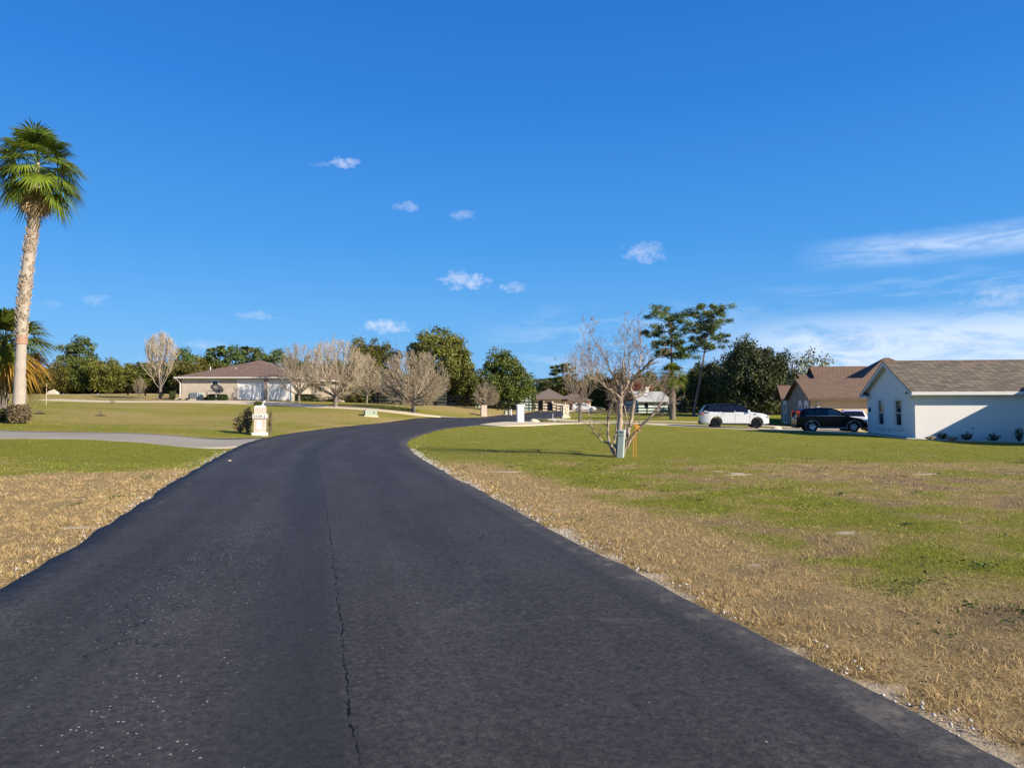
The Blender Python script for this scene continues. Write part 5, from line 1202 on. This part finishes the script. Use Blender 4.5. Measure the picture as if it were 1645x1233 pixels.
def pillar(name, px, D, h, w, label, mat, capw, base=False, rz=12, plate=False):
    p = GD(px, D); root = thing(name, label, 'mailbox', p, R(rz)); b = MB(); b.bbox(-w/2, w/2, -w/2, w/2, -.2, h - .12, .015); b.build('shaft', M[mat], root)
    b = MB(); c = capw / 2; b.bbox(-c, c, -c, c, h - .119, h, .03); b.build('cap', M['trim'] if mat in ('white',) else M[mat], root)
    if base: b = MB(); b.prism([(-w/2-.13, -.2), (w/2+.13, -.2), (w/2+.12, .18), (w/2+.012, .36), (-w/2-.012, .36), (-w/2-.12, .18)], -w/2-.10, w/2+.10, 'xz'); b.build('base', M[mat], root)
    if plate: b = MB(); b.box(-w*.32, w*.32, -w/2-.012, -w/2-.002, .15, h - .3); b.build('panel', M['white'], root)
    return root, p
pillar('mailbox_pillar', 835.5, 62, 1.60, .60, 'smooth white square mailbox pillar with a cap, beside the concrete drive', 'white', .74, plate=True)
rt_, p = pillar('mailbox_pillar', 908, 80, 1.52, .74, 'tan stone mailbox pillar with a flared base and finial beyond the white one', 'cream', .86, True)
b = MB(); b.lathe([(.001, .30), (.05, .26), (.07, .18), (.03, .10), (.12, .02), (.16, 0)], 10, (0, 0, 1.52)); b.build('finial', M['cream'], rt_, True)
for x, z in ((-.1, 1.1), (.12, .85), (-.05, .6), (.15, 1.25)): b = MB(); b.lathe([(.001, -.03), (.05, -.02), (.07, 0)], 7, (x, -.375, z), 'y'); b.build('stone', M['brickdark'], rt_)
pillar('mailbox_pillar', 777, 78, 1.22, .64, 'pale rough stone mailbox pillar on the far side of the road bend', 'pinkbrick', .66)
simple_post('stake', 'thin white stake near the tan stone pillar', 'stake', GD(888, 72), .75, .03, 'trim')
simple_post('stake', 'thin white stake on the verge right of the white pillar', 'stake', GD(891, 60), .35, .03, 'trim')

# utility boxes
def post_box():
    p = GD(996, 22.0); root = thing('utility_post', 'tall grey green plastic utility post leaning in front of the shrubby bare tree', 'utility post', p, R(-18)); root.rotation_euler = (R(0), R(3.5), R(-18))
    b = MB(); b.bbox(-.11, .11, -.11, .11, -.15, .86, .02); b.build('housing', M['utility'], root); b = MB(); b.bbox(-.125, .125, -.125, .125, .72, .90, .03); b.build('cap', M['utility'], root)
    b = MB(); b.box(-.06, .06, -.132, -.126, .80, .83); b.build('slot', M['black'], root); b = MB(); b.box(-.127, -.111, -.10, .10, .0, .72); tag(b.build('back_panel', M['dish'], root), 'dark side panel')
post_box()
def tape_stakes():
    for px, h, r, lab, mt in ((1021, 1.10, .011, 'tall orange marker stake right of the grey green utility post', 'orange'), (1017, .72, .010, 'shorter orange marker stake between the post and the tall orange stake', 'orange')):
        p = GD(px, 22.0); root = thing('marker_stake', lab, 'stake', p, 0); b = MB(); b.tube([(0, 0, -.1), (0, 0, h)], r, 6, cap=True); b.build('rod', M[mt], root)
        if h > 1:
            g = np.random.default_rng(4); f = MB()
            for (x0, z0, x1, z1) in ((0, 1.08, .18, 1.0), (0, 1.0, -.10, .84), (.18, 1.0, .19, .74), (0, 1.04, .14, .90), (0, 1.02, -.07, 1.10)):
                pts = [(x0 + (x1-x0)*q + g.normal(0,.008), g.normal(0,.012), z0 + (z1-z0)*q - .05*math.sin(math.pi*q)) for q in np.linspace(0,1,7)]
                for i in range(6): a_, c_ = pts[i], pts[i+1]; f.add([(a_[0],a_[1]-.004,a_[2]-.014),(c_[0],c_[1]-.004,c_[2]-.014),(c_[0],c_[1],c_[2]+.014),(a_[0],a_[1],a_[2]+.014),(a_[0],a_[1]+.004,a_[2]-.014),(c_[0],c_[1]+.004,c_[2]-.014)],[(0,1,2,3),(3,2,5,4),(4,5,1,0)])
            f.build('flagging_tape', M['orange'], root, recalc=False)
tape_stakes()
def trans(px, D, w, h, lab, mat='utilgreen'):
    p = GD(px, D); root = thing('utility_box', lab, 'utility box', p, R(20)); b = MB(); b.bbox(-w/2, w/2, -w*.4, w*.4, .06, h, .03); b.build('cabinet', M[mat], root); b = MB(); b.box(-w/2-.08, w/2+.08, -w*.4-.08, w*.4+.08, -.15, .059); b.build('pad', M['concrete'], root)
    b = MB(); b.prism([(-w*.42-.0, h+.002), (w*.42, h+.002), (w*.38, h+.05), (-w*.38, h+.05)], -w*.36, w*.3, 'xz'); b.build('lid', M[mat], root); b = MB(); b.box(w*.2, w*.3, -w*.4-.02, -w*.4-.002, h*.5, h*.7); b.build('latch', M['black'], root)
trans(595, 57.0, 1.0, .50, 'pale green steel utility box on the lawn beside the ranch drive'); trans(815, 84, .75, .38, 'low pale utility box by the fence right of the rough pillar')
simple_post('pipe', 'short white standpipe beside the low pale utility box', 'pipe', GD(821, 83.5), .72, .09, 'trim')

# ================================================================== FENCES
def fence(label, pts, mat, h=1.25, rails=3, step=2.44, name='rail_fence', group='rail fences'):
    root = thing(name, label, 'fence', pts[0], 0, group); o = Vector(pts[0]); Q = []
    for a, c in zip(pts[:-1], pts[1:]):
        a, c = Vector(a), Vector(c); n = max(1, round((c - a).length / step)); Q += [a.lerp(c, i / n) for i in range(n)]
    Q.append(Vector(pts[-1])); Q = [Vector((q.x, q.y, H(q.x, q.y))) for q in Q]
    pm = MB(); pm.bbox(-.07, .07, -.07, .07, -.3, h + .08, .015); me = pm.mesh('post', M[mat])
    for q in Q: po = link('post', me, root); po.location = q - o
    for k2 in range(rails):
        z = h - .06 - k2 * (h - .25) / max(1, rails - .5)
        r = MB()
        for a, c in zip(Q[:-1], Q[1:]):
            d = (c - a).normalized(); n = Vector((d.y, -d.x, 0)); f0 = a - o + n * .075; f1 = c - o + n * .075
            r.add([f0 + Vector((0,0,z-.07)), f1 + Vector((0,0,z-.07)), f1 + Vector((0,0,z+.07)), f0 + Vector((0,0,z+.07)), f0 + n*.03 + Vector((0,0,z-.07)), f1 + n*.03 + Vector((0,0,z-.07)), f1 + n*.03 + Vector((0,0,z+.07)), f0 + n*.03 + Vector((0,0,z+.07))], [(4,5,6,7),(3,2,1,0),(0,1,5,4),(3,7,6,2)])
        r.build('rail', M[mat], root, recalc=False)
fence('black three rail fence in front of the dark barn and the live oaks', [GD(575, 87), GD(700, 87), GD(800, 88), GD(880, 97), GD(900, 104)], 'fence', 1.3)
fence('weathered dark rail fence behind the white car and the palms', [GD(1000, 98), GD(1060, 92), GD(1160, 88), GD(1300, 84)], 'fencegrey', 1.3)
fence('black rail fence at the left end of the ranch house', [GD(205, 94), GD(290, 92)], 'fence', 1.3)
fence('short rail fence section between the two palms at the left edge', [GD(2, 76), GD(12, 76)], 'pinebark' if False else 'boot', .75, 2, 1.2)

# ================================================================== FAR BUILDINGS
def barn():
    p = GD(610, 94); x0 = 0; L = (700 - 600) / F * 96; root = thing('barn', 'low dark green barn in the shade behind the black fence', 'barn', (W(603, 650, 94)[0], 94, p[2]), R(-4)); b = MB()
    dr_ = (4.2, 6.2, .0, 2.0); P = wall(b, (0, 0), (L, 0), -.8, 2.1, [dr_], .2); wall(b, (0, 7), (0, 0), -.8, 2.1); wall(b, (L, 0), (L, 7), -.8, 2.1); wall(b, (L, 7), (0, 7), -.8, 2.1); b.build('wall', M['darkgreen'], root, recalc=False)
    r = MB(); gable_roof_x(r, -.4, L+.4, -.6, 7.6, 2.0, 3.35, .1); r.build('roof', M['darkgreen'], root); d = MB(); d.add([P(4.2, 0, .12), P(6.2, 0, .12), P(6.2, 2.0, .12), P(4.2, 2.0, .12)], [(0,1,2,3)]); d.build('door', M['black'], root, recalc=False)
barn()
def cottage():
    D = 116; x0 = W(716, 650, D)[0]; L = (852 - 716) / F * D; p = GD(780, D); root = thing('cottage', 'pale cottage with dark windows half hidden beneath the giant live oak', 'house', (x0, D, p[2] + .2), R(-3)); b = MB()
    ws = [(1.0, 1.9, .9, 1.9), (3.0, 4.4, .0, 2.2), (5.2, 6.6, .7, 2.2), (9.5, 10.6, .8, 1.9)]
    P = wall(b, (0, 0), (L, 0), -1.2, 2.7, ws, .12); wall(b, (0, 8), (0, 0), -1.2, 2.7); wall(b, (L, 0), (L, 8), -1.2, 2.7); wall(b, (L, 8), (0, 8), -1.2, 2.7); b.build('wall', M['teal'], root, recalc=False)
    for o in ws: window(P, o, root, 'trim', .12, False, False)
    r = MB(); hip_roof(r, -.5, L+.5, -.6, 8.6, 2.72, 4.4); r.build('roof', M['far_roof'], root)
    for x in (2.4, 4.9): f = MB(); f.box(x, x+.14, -.5, -.36, -1.2, 2.6); f.build('porch_post', M['trim'], root)
cottage()
def brick_house():
    D = 150; root = thing('brick_house', 'far cream house with an arched porch and a tan grey hip roof beyond the road', 'house', (W(868, 660, D)[0], D, GD(900, D)[2] - .1), R(-5)); b = MB(); k2 = D / F
    X = lambda px: (px - 868) * k2
    o1, o2 = (X(876), X(886), .2, 2.4), (X(891), X(897), .1, 1.7)
    P = wall(b, (X(858), 0), (X(902), 0), -1, 2.75, [o1, o2], .3); wall(b, (X(858), 11), (X(858), 0), -1, 2.75); wall(b, (X(902), 0), (X(902), 2.6), -1, 2.75)
    g_ = (X(913) - X(902), X(921) - X(902), .3, 1.7); P2 = wall(b, (X(902), 2.6), (X(949), 2.6), -1, 2.45, [g_], .1); wall(b, (X(949), 2.6), (X(949), 12), -1, 2.45); b.build('wall', M['cream'], root, recalc=False)
    for pf, o in ((P, o1), (P, o2), (P2, g_)): d = MB(); d.add([pf(o[0], o[2], .25), pf(o[1], o[2], .25), pf(o[1], o[3], .25), pf(o[0], o[3], .25)], [(0,1,2,3)]); d.build('window', M['glass'], root, recalc=False)
    ar = MB(); cx_ = (o2[0]+o2[1])/2; rr_ = (o2[1]-o2[0])/2; n = 10; v = []
    for i in range(n + 1):
        an = math.pi * i / n; v += [P(cx_ + math.cos(an)*rr_, o2[3] + math.sin(an)*rr_, -.01)]
    ar.add(v, [tuple(range(n + 1))[::-1]]); ar.build('arch', M['black'], root, recalc=False)
    for px in (874, 888): f = MB(); f.box(X(px)-.22, X(px)+.22, -.45, -.02, -1, 2.7); f.build('column', M['cream'], root)
    r = MB(); hip_roof(r, X(847), X(914), -.8, 12, 2.76, 5.2, 'x', ins=4.6); r.build('roof', M['far_roof'], root); r = MB(); hip_roof(r, X(890), X(952), 1.9, 13, 2.45, 4.3, 'x', ins=5.0); r.build('roof', M['far_roof'], root)
brick_house()
def shed():
    D = 112; root = thing('shed', 'small pale teal outbuilding with a light metal roof seen past the shrubby bare tree', 'shed', (W(1026, 664, D)[0], D, GD(1040, D)[2]), R(18)); b = MB(); L = 5.4; w_ = (1.0, 1.8, .8, 1.7)
    P = wall(b, (0, 0), (L, 0), -.6, 2.0, [w_], .1); wall(b, (0, 5), (0, 0), -.6, 2.0); wall(b, (L, 0), (L, 5), -.6, 2.0); wall(b, (L, 5), (0, 5), -.6, 2.0); b.build('wall', M['teal'], root, recalc=False); window(P, w_, root, 'trim', .1, False)
    r = MB(); gable_roof_x(r, -.5, L+.5, -.7, 5.7, 1.9, 3.6, .1); rf = r.build('roof', M['metal_roof'], root); c = MB(); c.box(2.5, 3.1, 2.2, 2.8, 3.0, 4.3); c.build('chimney', M['white'], rf)
    D = 118; root = thing('shed', 'long low dark roofed shed behind the weathered fence and the pines', 'shed', (W(1062, 664, D)[0], D, GD(1080, D)[2]), R(-5)); b = MB(); L = 13
    wall(b, (0, 0), (L, 0), -.6, 1.6); wall(b, (0, 5), (0, 0), -.6, 1.6); wall(b, (L, 0), (L, 5), -.6, 1.6); wall(b, (L, 5), (0, 5), -.6, 1.6); b.build('wall', M['darkgreen'], root, recalc=False); r = MB(); gable_roof_x(r, -.4, L+.4, -.5, 5.5, 1.55, 2.4, .1); r.build('roof', M['metal_roof'], root)
shed()
def sign():
    p = GD(946, 118); root = thing('stop_sign', 'small faded red sign beyond the brick house drive', 'sign', p); b = MB(); b.tube([(0, 0, -.2), (0, 0, 1.9)], .05, 6, cap=True); b.build('post', M['grey'], root); b = MB(); b.lathe([(.001, 0), (.24, 0), (.24, .03), (.001, .03)], 8, (0, -.08, 1.7), 'y'); b.build('panel', M['fadedred'], root)
sign()

# fallen leaves and weeds on the near right lawn
def litter():
    g = np.random.default_rng(12); n = 2600; x = g.uniform(.5, 17, n); y = g.uniform(4, 21, n); d, s = road_dist(x, y); k2 = (d > .1) & (np.abs(x) < y * .82 + 1) & (fbm(x * .6, y * .6, 91) + g.random(n) * .3 > .60); x, y = x[k2], y[k2]; n = len(x)
    z = Hn(x, y) + .018; P = np.stack([x, y, z], 1); V, Fq, T = leaf_cloud(P, .012, g.random(n), 2.0, 13, 1.5); o = link('fallen_leaves', mesh_np('fallen_leaves', V, Fq, M['litter'], {'tone': T})); tag(o, 'scattered brown fallen leaves on the patchy right lawn', 'fallen leaves', kind='stuff')
    n = 420; x = g.uniform(-9, 20, n); y = g.uniform(4, 22, n); d, s = road_dist(x, y); ok = (d > .5) & (np.abs(x) < y * .82 + 1) & (fbm(x * .5, y * .5, 33) > .47)
    for Pq in POLYS: ok &= ~in_poly(x, y, Pq)
    x, y = x[ok], y[ok]; P = []; T = []
    for a, c in zip(x, y):
        m2 = int(g.integers(12, 42)); r = g.uniform(.04, .15); P.append(np.stack([a + g.normal(0, r, m2), c + g.normal(0, r, m2), np.full(m2, H(a, c)) + g.uniform(.012, .05, m2)], 1)); T.append(np.full(m2, g.uniform(.0, .6)) + g.normal(0, .15, m2))
    P = np.concatenate(P); V, Fq, T4 = leaf_cloud(P, .011, np.concatenate(T), .6, 14, 1.8); o = link('weeds', mesh_np('weeds', V, Fq, M['weed'], {'tone': T4})); tag(o, 'low dark green weeds growing in clumps through the turf', 'weeds', kind='stuff')
litter()

# undergrowth closing the foot of the woods
def undergrowth(name, lab, runs, size, mat, seed):
    g = np.random.default_rng(seed); P = []; T = []
    for (px0, px1, D, h, dens) in runs:
        a, c = GD(px0, D), GD(px1, D); L = abs(c[0] - a[0]); n = int(L * dens)
        x = g.uniform(min(a[0], c[0]), max(a[0], c[0]), n); y = D + g.uniform(-1.5, 3.0, n); hh = h * (.55 + .8 * fbm(x * .5, y * 0 + seed, seed)); z = Hn(x, y) + g.random(n) ** .8 * hh
        P.append(np.stack([x, y, z], 1)); T.append(.2 + .6 * fbm(x * .8, z * 1.2, seed + 4) + g.normal(0, .12, n))
    P = np.concatenate(P); V, Fq, T4 = leaf_cloud(P, size, np.concatenate(T) - .15, .3, seed); o = link(name, mesh_np(name, V, Fq, M[mat], {'tone': T4})); tag(o, lab, 'undergrowth', kind='stuff')
undergrowth('undergrowth', 'dark bushy undergrowth along the foot of the wood on the left', [(-60, 300, 121, 3.6, 420), (300, 600, 124, 3.0, 300)], .20, 'oakolive', 5)
undergrowth('undergrowth', 'dark scrub under the trees behind the fences', [(600, 860, 122, 3.2, 300), (860, 1010, 182, 5.0, 260), (1000, 1100, 134, 3.0, 320), (1100, 1300, 108, 3.0, 420)], .18, 'oakdark', 6)

# ================================================================== CARS
def car(name, label, loc, rz, S, paint, glass='carglass', rim='rimdark', arch=None, rocker='plastic', roofm=None, lampcol='redlamp'):
    """S: profile spec; x forward, y lateral, z up; body lofted from side profile columns"""
    L, Wd, Hh, wb, wr, fo, ro, belt = S['L'], S['W'], S['H'], S['wb'], S['wr'], S['fo'], S['ro'], S['belt']
    root = thing(name, label, 'car', loc, rz); xf, xr = L/2 - fo, -L/2 + ro
    top = np.array(S['top']); zt = lambda x: float(np.interp(x, top[:, 0] * L - L/2, top[:, 1])); gc = S.get('gc', .24)
    ra = wr + .07
    def zb(x):
        z = gc + .10 * max(0, (abs(x) - (L/2 - .5)) / .5)
        for xc in (xf, xr):
            if abs(x - xc) < ra: z = max(z, wr + math.sqrt(ra * ra - (x - xc) ** 2))
        return z
    def hw(x, z):
        e = 1 - .16 * max(0, (abs(x) - (L/2 - .75)) / .75) ** 2.2; w = Wd / 2 * e
        if z > belt: w -= (z - belt) * .30 + .03 * min(1, (z - belt) / .1)
        else: w -= .035 * ((belt - z) / belt) ** 2 + .0
        return w
    xs = sorted(set(np.round(np.concatenate([np.linspace(-L/2, L/2, 70), [c + ra * math.cos(a) for c in (xf, xr) for a in np.linspace(0, math.pi, 15)]]), 4)))
    nz = 11; V = []; Fs = []
    ncr = 7
    ring = 2 * nz + ncr
    for x in xs:
        z0, z1 = zb(x), zt(x); z0 = min(z0, z1 - .05); zz = [z0 + (z1 - .03 - z0) * i / (nz - 1) for i in range(nz)]
        row = [(x, -hw(x, z), z) for z in zz]; w = hw(x, z1)
        row += [(x, -w + 2 * w * (i + .5) / ncr, z1 - .03 + .045 * math.sin(math.pi * (i + .5) / ncr) ** .6) for i in range(ncr)] + [(x, hw(x, z), z) for z in zz[::-1]]
        V += row
    n = len(xs)
    for i in range(n - 1):
        for j in range(ring): j2 = (j + 1) % ring; Fs.append((i*ring+j, (i+1)*ring+j, (i+1)*ring+j2, i*ring+j2))
    Fs.append(tuple(range(ring))); Fs.append(tuple((n-1)*ring + j for j in range(ring - 1, -1, -1)))
    if roofm:
        hi = [f for f in Fs if len(f) == 4 and min(V[i][2] for i in f) > belt - .02]; Fs = [f for f in Fs if not (len(f) == 4 and min(V[i][2] for i in f) > belt - .02)]
        b = MB(); b.add(V, hi); import bmesh
        rfo = b.build('roof', M[roofm], root, True, recalc=True); bm = bmesh.new(); bm.from_mesh(rfo.data); bmesh.ops.delete(bm, geom=[v for v in bm.verts if not v.link_faces], context='VERTS'); bm.to_mesh(rfo.data); bm.free()
    b = MB(); b.add(V, Fs); body = b.build('body', M[paint], root, True)
    for pl in body.data.polygons:
        if len(pl.vertices) > 4: pl.use_smooth = False
    def panel(nm, poly, mat, off=.008, par=root, th=True):
        """polygon in side view (x,z) laid on both flanks, one mesh per side"""
        for s in (-1, 1):
            m2 = MB(); cxp = sum(p[0] for p in poly) / len(poly); czp = sum(p[1] for p in poly) / len(poly); P_ = []
            for i in range(len(poly)):
                a, c = poly[i], poly[(i+1) % len(poly)]
                for q in (0, .25, .5, .75): P_.append((a[0] + (c[0]-a[0])*q, a[1] + (c[1]-a[1])*q))
            pts = [(x, s * (hw(x, z) + off), z) for x, z in P_] + [(cxp, s * (hw(cxp, czp) + off), czp)]; k3 = len(P_)
            pts += [(x, s * (hw(x, z) - .02), z) for x, z in P_]
            f = [(i, (i+1) % k3, k3) for i in range(k3)] + [(i, k3+1+i, k3+1+(i+1) % k3, (i+1) % k3) for i in range(k3)]
            m2.add(pts, f); m2.build(nm, M[mat], par)
    for nm, poly in S['windows']: panel(nm, [(x - L/2, z) for x, z in poly], glass if nm != 'front_side_window' else S.get('fglass', glass))
    for nm, poly, mt in S.get('panels', []): panel(nm, [(x - L/2, z) for x, z in poly], mt, .012)
    # windscreen and rear window follow the top profile
    for nm, xa, xb in (('windscreen', S['ws'][0] - L/2, S['ws'][1] - L/2), ('rear_window', S['rw'][0] - L/2, S['rw'][1] - L/2)):
        m2 = MB(); k3 = 6
        for i in range(k3):
            for j in range(6):
                x0, x1_ = xa + (xb-xa)*i/k3, xa + (xb-xa)*(i+1)/k3; f0, f1 = -.86 + 1.72*j/6, -.86 + 1.72*(j+1)/6
                def pt(x, f): w = hw(x, zt(x)); return (x + (.012 if xa > 0 else -.012), w * f, zt(x) + .022 - .03 * abs(f) ** 4)
                m2.quad(pt(x0, f0), pt(x1_, f0), pt(x1_, f1), pt(x0, f1))
        m2.build(nm, M[glass], root)
    # wheels
    ty = MB(); ty.lathe([(wr*.66, -.10), (wr*.94, -.11), (wr, -.085), (wr*1.0, .085), (wr*.94, .11), (wr*.66, .10), (wr*.66, -.10)], 28, axis='y'); tme = ty.mesh('tyre', M['tyre'], True)
    rm = MB(); rm.lathe([(wr*.66, -.09), (wr*.60, -.10), (wr*.57, -.04), (wr*.57, .05)], 28, axis='y'); rm.lathe([(.001, -.07), (.07, -.07), (.09, -.03)], 12, axis='y')
    for k3 in range(5):
        a = 2 * math.pi * k3 / 5
        for da in (-.16, .16):
            c, s = math.cos(a + da), math.sin(a + da); c0, s0 = math.cos(a + da*.5), math.sin(a + da*.5); w = .028
            rm.add([(c0*.05 - s*w, -.075, s0*.05 + c*w), (c0*.05 + s*w, -.075, s0*.05 - c*w), (c*wr*.6 + s*w, -.085, s*wr*.6 - c*w), (c*wr*.6 - s*w, -.085, s*wr*.6 + c*w), (c0*.05 - s*w, -.04, s0*.05 + c*w), (c0*.05 + s*w, -.04, s0*.05 - c*w), (c*wr*.6 + s*w, -.05, s*wr*.6 - c*w), (c*wr*.6 - s*w, -.05, s*wr*.6 + c*w)], [(0,1,2,3),(7,6,5,4),(0,4,5,1),(1,5,6,2),(3,2,6,7),(0,3,7,4)])
    rme = rm.mesh('rim', M[rim]); bk = MB(); bk.lathe([(.001, .02), (wr*.56, .02)], 20, axis='y'); bme = bk.mesh('brake_disc', M['black'])
    hub = bpy.data.meshes.new('hub')
    for xc in (xf, xr):
        for s in (-1, 1):
            w_ = link('wheel', tme, root); w_.location = (xc, s * (Wd/2 - .125), wr)
            if s > 0: w_.rotation_euler = (0, 0, math.pi)
            link('rim', rme, w_); link('brake_disc', bme, w_)
    # wheel-arch lips
    if arch:
        for xc in (xf, xr):
            for s in (-1, 1):
                m2 = MB(); k3 = 16
                for i in range(k3):
                    a0, a1 = math.pi * (-.06 + 1.12 * i / k3), math.pi * (-.06 + 1.12 * (i+1) / k3)
                    def q(r, a, o): x, z = xc + r * math.cos(a), wr + r * math.sin(a); return (x, s * (hw(min(max(x, -L/2), L/2), z) + o), z)
                    m2.quad(q(ra-.01, a0, .02), q(ra-.01, a1, .02), q(ra+.06, a1, .014), q(ra+.06, a0, .014)); m2.quad(q(ra-.01, a0, .02), q(ra-.01, a1, .02), q(ra-.01, a1, -.05), q(ra-.01, a0, -.05))
                m2.build('arch_trim', M[arch], root)
    for s in (-1, 1):
        m2 = MB(); m2.box(-L/2 + ro + ra + .02, L/2 - fo - ra - .02, s*(Wd/2-.03) - .03, s*(Wd/2-.03) + .03, gc - .03, gc + .08); m2.build('sill', M[rocker], root)
        m2 = MB(); mx_ = S['mirror'] - L/2; m2.bbox(mx_ - .08, mx_ + .08, s*(Wd/2+.02) - .10, s*(Wd/2+.02) + .10, belt - .0, belt + .17, .03); m2.build('mirror', M[paint], root)
        for hx in S['handles']: m2 = MB(); m2.box(hx - L/2, hx - L/2 + .18, s*(hw(hx-L/2, belt-.14)+.012) - .012, s*(hw(hx-L/2, belt-.14)+.012) + .012, belt - .155, belt - .125); m2.build('door_handle', M[S.get('hm', paint)], root)
        m2 = MB(); m2.bbox(-L/2 - .015, -L/2 + .22, s*(Wd/2*.80) - .15, s*(Wd/2*.80) + .12, *S['tail'], .02); m2.build('tail_lamp', M[lampcol], root)
        m2 = MB(); m2.bbox(L/2 - .26, L/2 + .012, s*(Wd/2*.78) - .16, s*(Wd/2*.78) + .11, *S['head'], .02); m2.build('headlight', M['headlamp'], root)
        for dx in S['doors']:
            m2 = MB(); x = dx - L/2; pts = [(x + .003 + .0, s*(hw(x, z) + .004), z) for z in np.linspace(gc + .1, belt, 8)]
            for i in range(7): a_, c_ = pts[i], pts[i+1]; m2.add([(a_[0]-.006, a_[1], a_[2]), (a_[0]+.006, a_[1], a_[2]), (c_[0]+.006, c_[1], c_[2]), (c_[0]-.006, c_[1], c_[2])], [(0,1,2,3)])
            m2.build('door_gap', M['black'], root, recalc=False)
    m2 = MB(); m2.bbox(-L/2 - .03, -L/2 + .25, -Wd*.40, Wd*.40, gc - .0, gc + .26, .03); m2.build('rear_bumper', M['plastic'], root)
    m2 = MB(); m2.bbox(L/2 - .25, L/2 + .02, -Wd*.36, Wd*.36, gc + .02, gc + .28, .03); m2.build('front_grille', M['plastic'], root)
    m2 = MB(); m2.box(-L/2 - .045, -L/2 - .031, -.26, .26, S['plate'], S['plate'] + .13); m2.build('number_plate', M['plate'], root)
    return root
SV1 = dict(L=4.88, W=1.98, H=1.79, wb=2.92, wr=.385, fo=.86, ro=1.10, belt=1.18, gc=.28,
  top=[(0,1.02),(.012,1.16),(.03,1.30),(.075,1.66),(.10,1.745),(.25,1.78),(.45,1.785),(.58,1.76),(.64,1.66),(.70,1.46),(.765,1.20),(.80,1.16),(.90,1.10),(.965,1.00),(.99,.86),(1.0,.70)],
  windows=[('rear_quarter_window', [(.48,1.23),(1.42,1.21),(1.42,1.67),(.62,1.66)]), ('rear_side_window', [(1.47,1.21),(2.42,1.20),(2.42,1.69),(1.47,1.68)]), ('front_side_window', [(2.47,1.20),(3.55,1.19),(3.15,1.52),(2.92,1.66),(2.47,1.69)])],
  panels=[('side_vent', [(3.78,.98),(3.96,1.02),(3.92,1.08),(3.76,1.04)], 'black'), ('tail_strip', [(.02,1.06),(.62,1.12),(.55,1.17),(.02,1.18)], 'black')],
  ws=(3.05, 3.72), rw=(.10, .38), roof=(.40, 2.95), mirror=3.42, handles=[1.62, 2.62], doors=[1.44, 2.45, 3.5], tail=(.98, 1.16), head=(.80, .93), plate=.62)
p = GD(1177, 51.6); car('parked_car', 'white luxury estate car with a black roof and dark wheels on the concrete drive', (p[0], p[1], p[2] + .03), R(-9), SV1, 'carwhite', 'carglass', 'rimdark', None, 'plastic', 'carblack', 'fadedred')
SV2 = dict(L=4.55, W=1.82, H=1.66, wb=2.62, wr=.345, fo=.92, ro=1.0, belt=1.10, gc=.25,
  top=[(0,.92),(.01,1.04),(.03,1.20),(.07,1.45),(.105,1.58),(.20,1.635),(.38,1.655),(.50,1.62),(.58,1.50),(.68,1.24),(.745,1.05),(.80,1.00),(.90,.92),(.965,.80),(.99,.68),(1.0,.55)],
  windows=[('rear_quarter_window', [(.60,1.30),(.72,1.20),(1.18,1.13),(1.18,1.50),(.85,1.46)]), ('rear_side_window', [(1.24,1.13),(1.98,1.12),(1.98,1.53),(1.24,1.51)]), ('front_side_window', [(2.04,1.12),(3.05,1.10),(2.72,1.34),(2.45,1.49),(2.04,1.53)])],
  panels=[('window_trim', [(.55,1.095),(3.1,1.072),(3.1,1.095),(.6,1.118)], 'chrome')], fglass='carglasslight',
  ws=(2.62, 3.30), rw=(.08, .34), mirror=2.98, handles=[1.40, 2.2], doors=[1.21, 2.0, 3.02], tail=(.98, 1.42), head=(.68, .84), plate=.80)
p = GD(1331, 47.2); car('parked_car', 'black crossover car with silver wheels and red tail lamps beside the white stucco house', (p[0], p[1], p[2] + .03), R(-10), SV2, 'carblack', 'carglass', 'rimsilver', 'cladding', 'cladding')
p = GD(1362, 53.5); car('parked_car', 'white car nosed up to the tan garage, mostly hidden behind the black crossover', (p[0] + .4, p[1], p[2] + .05), R(248), SV2, 'carwhite', 'carglass', 'rimsilver', None, 'plastic')
p = GD(938, 128); car('parked_car', 'small distant white car beyond the brick house', (p[0], p[1], p[2] + .03), R(-4), SV2, 'carwhite', 'carglass', 'rimsilver')
p = GD(806, 103); car('parked_car', 'dark car half hidden behind the black fence below the pointed evergreen', (p[0], p[1], p[2] + .03), R(175), SV2, 'carblack', 'carglasslight', 'rimsilver')
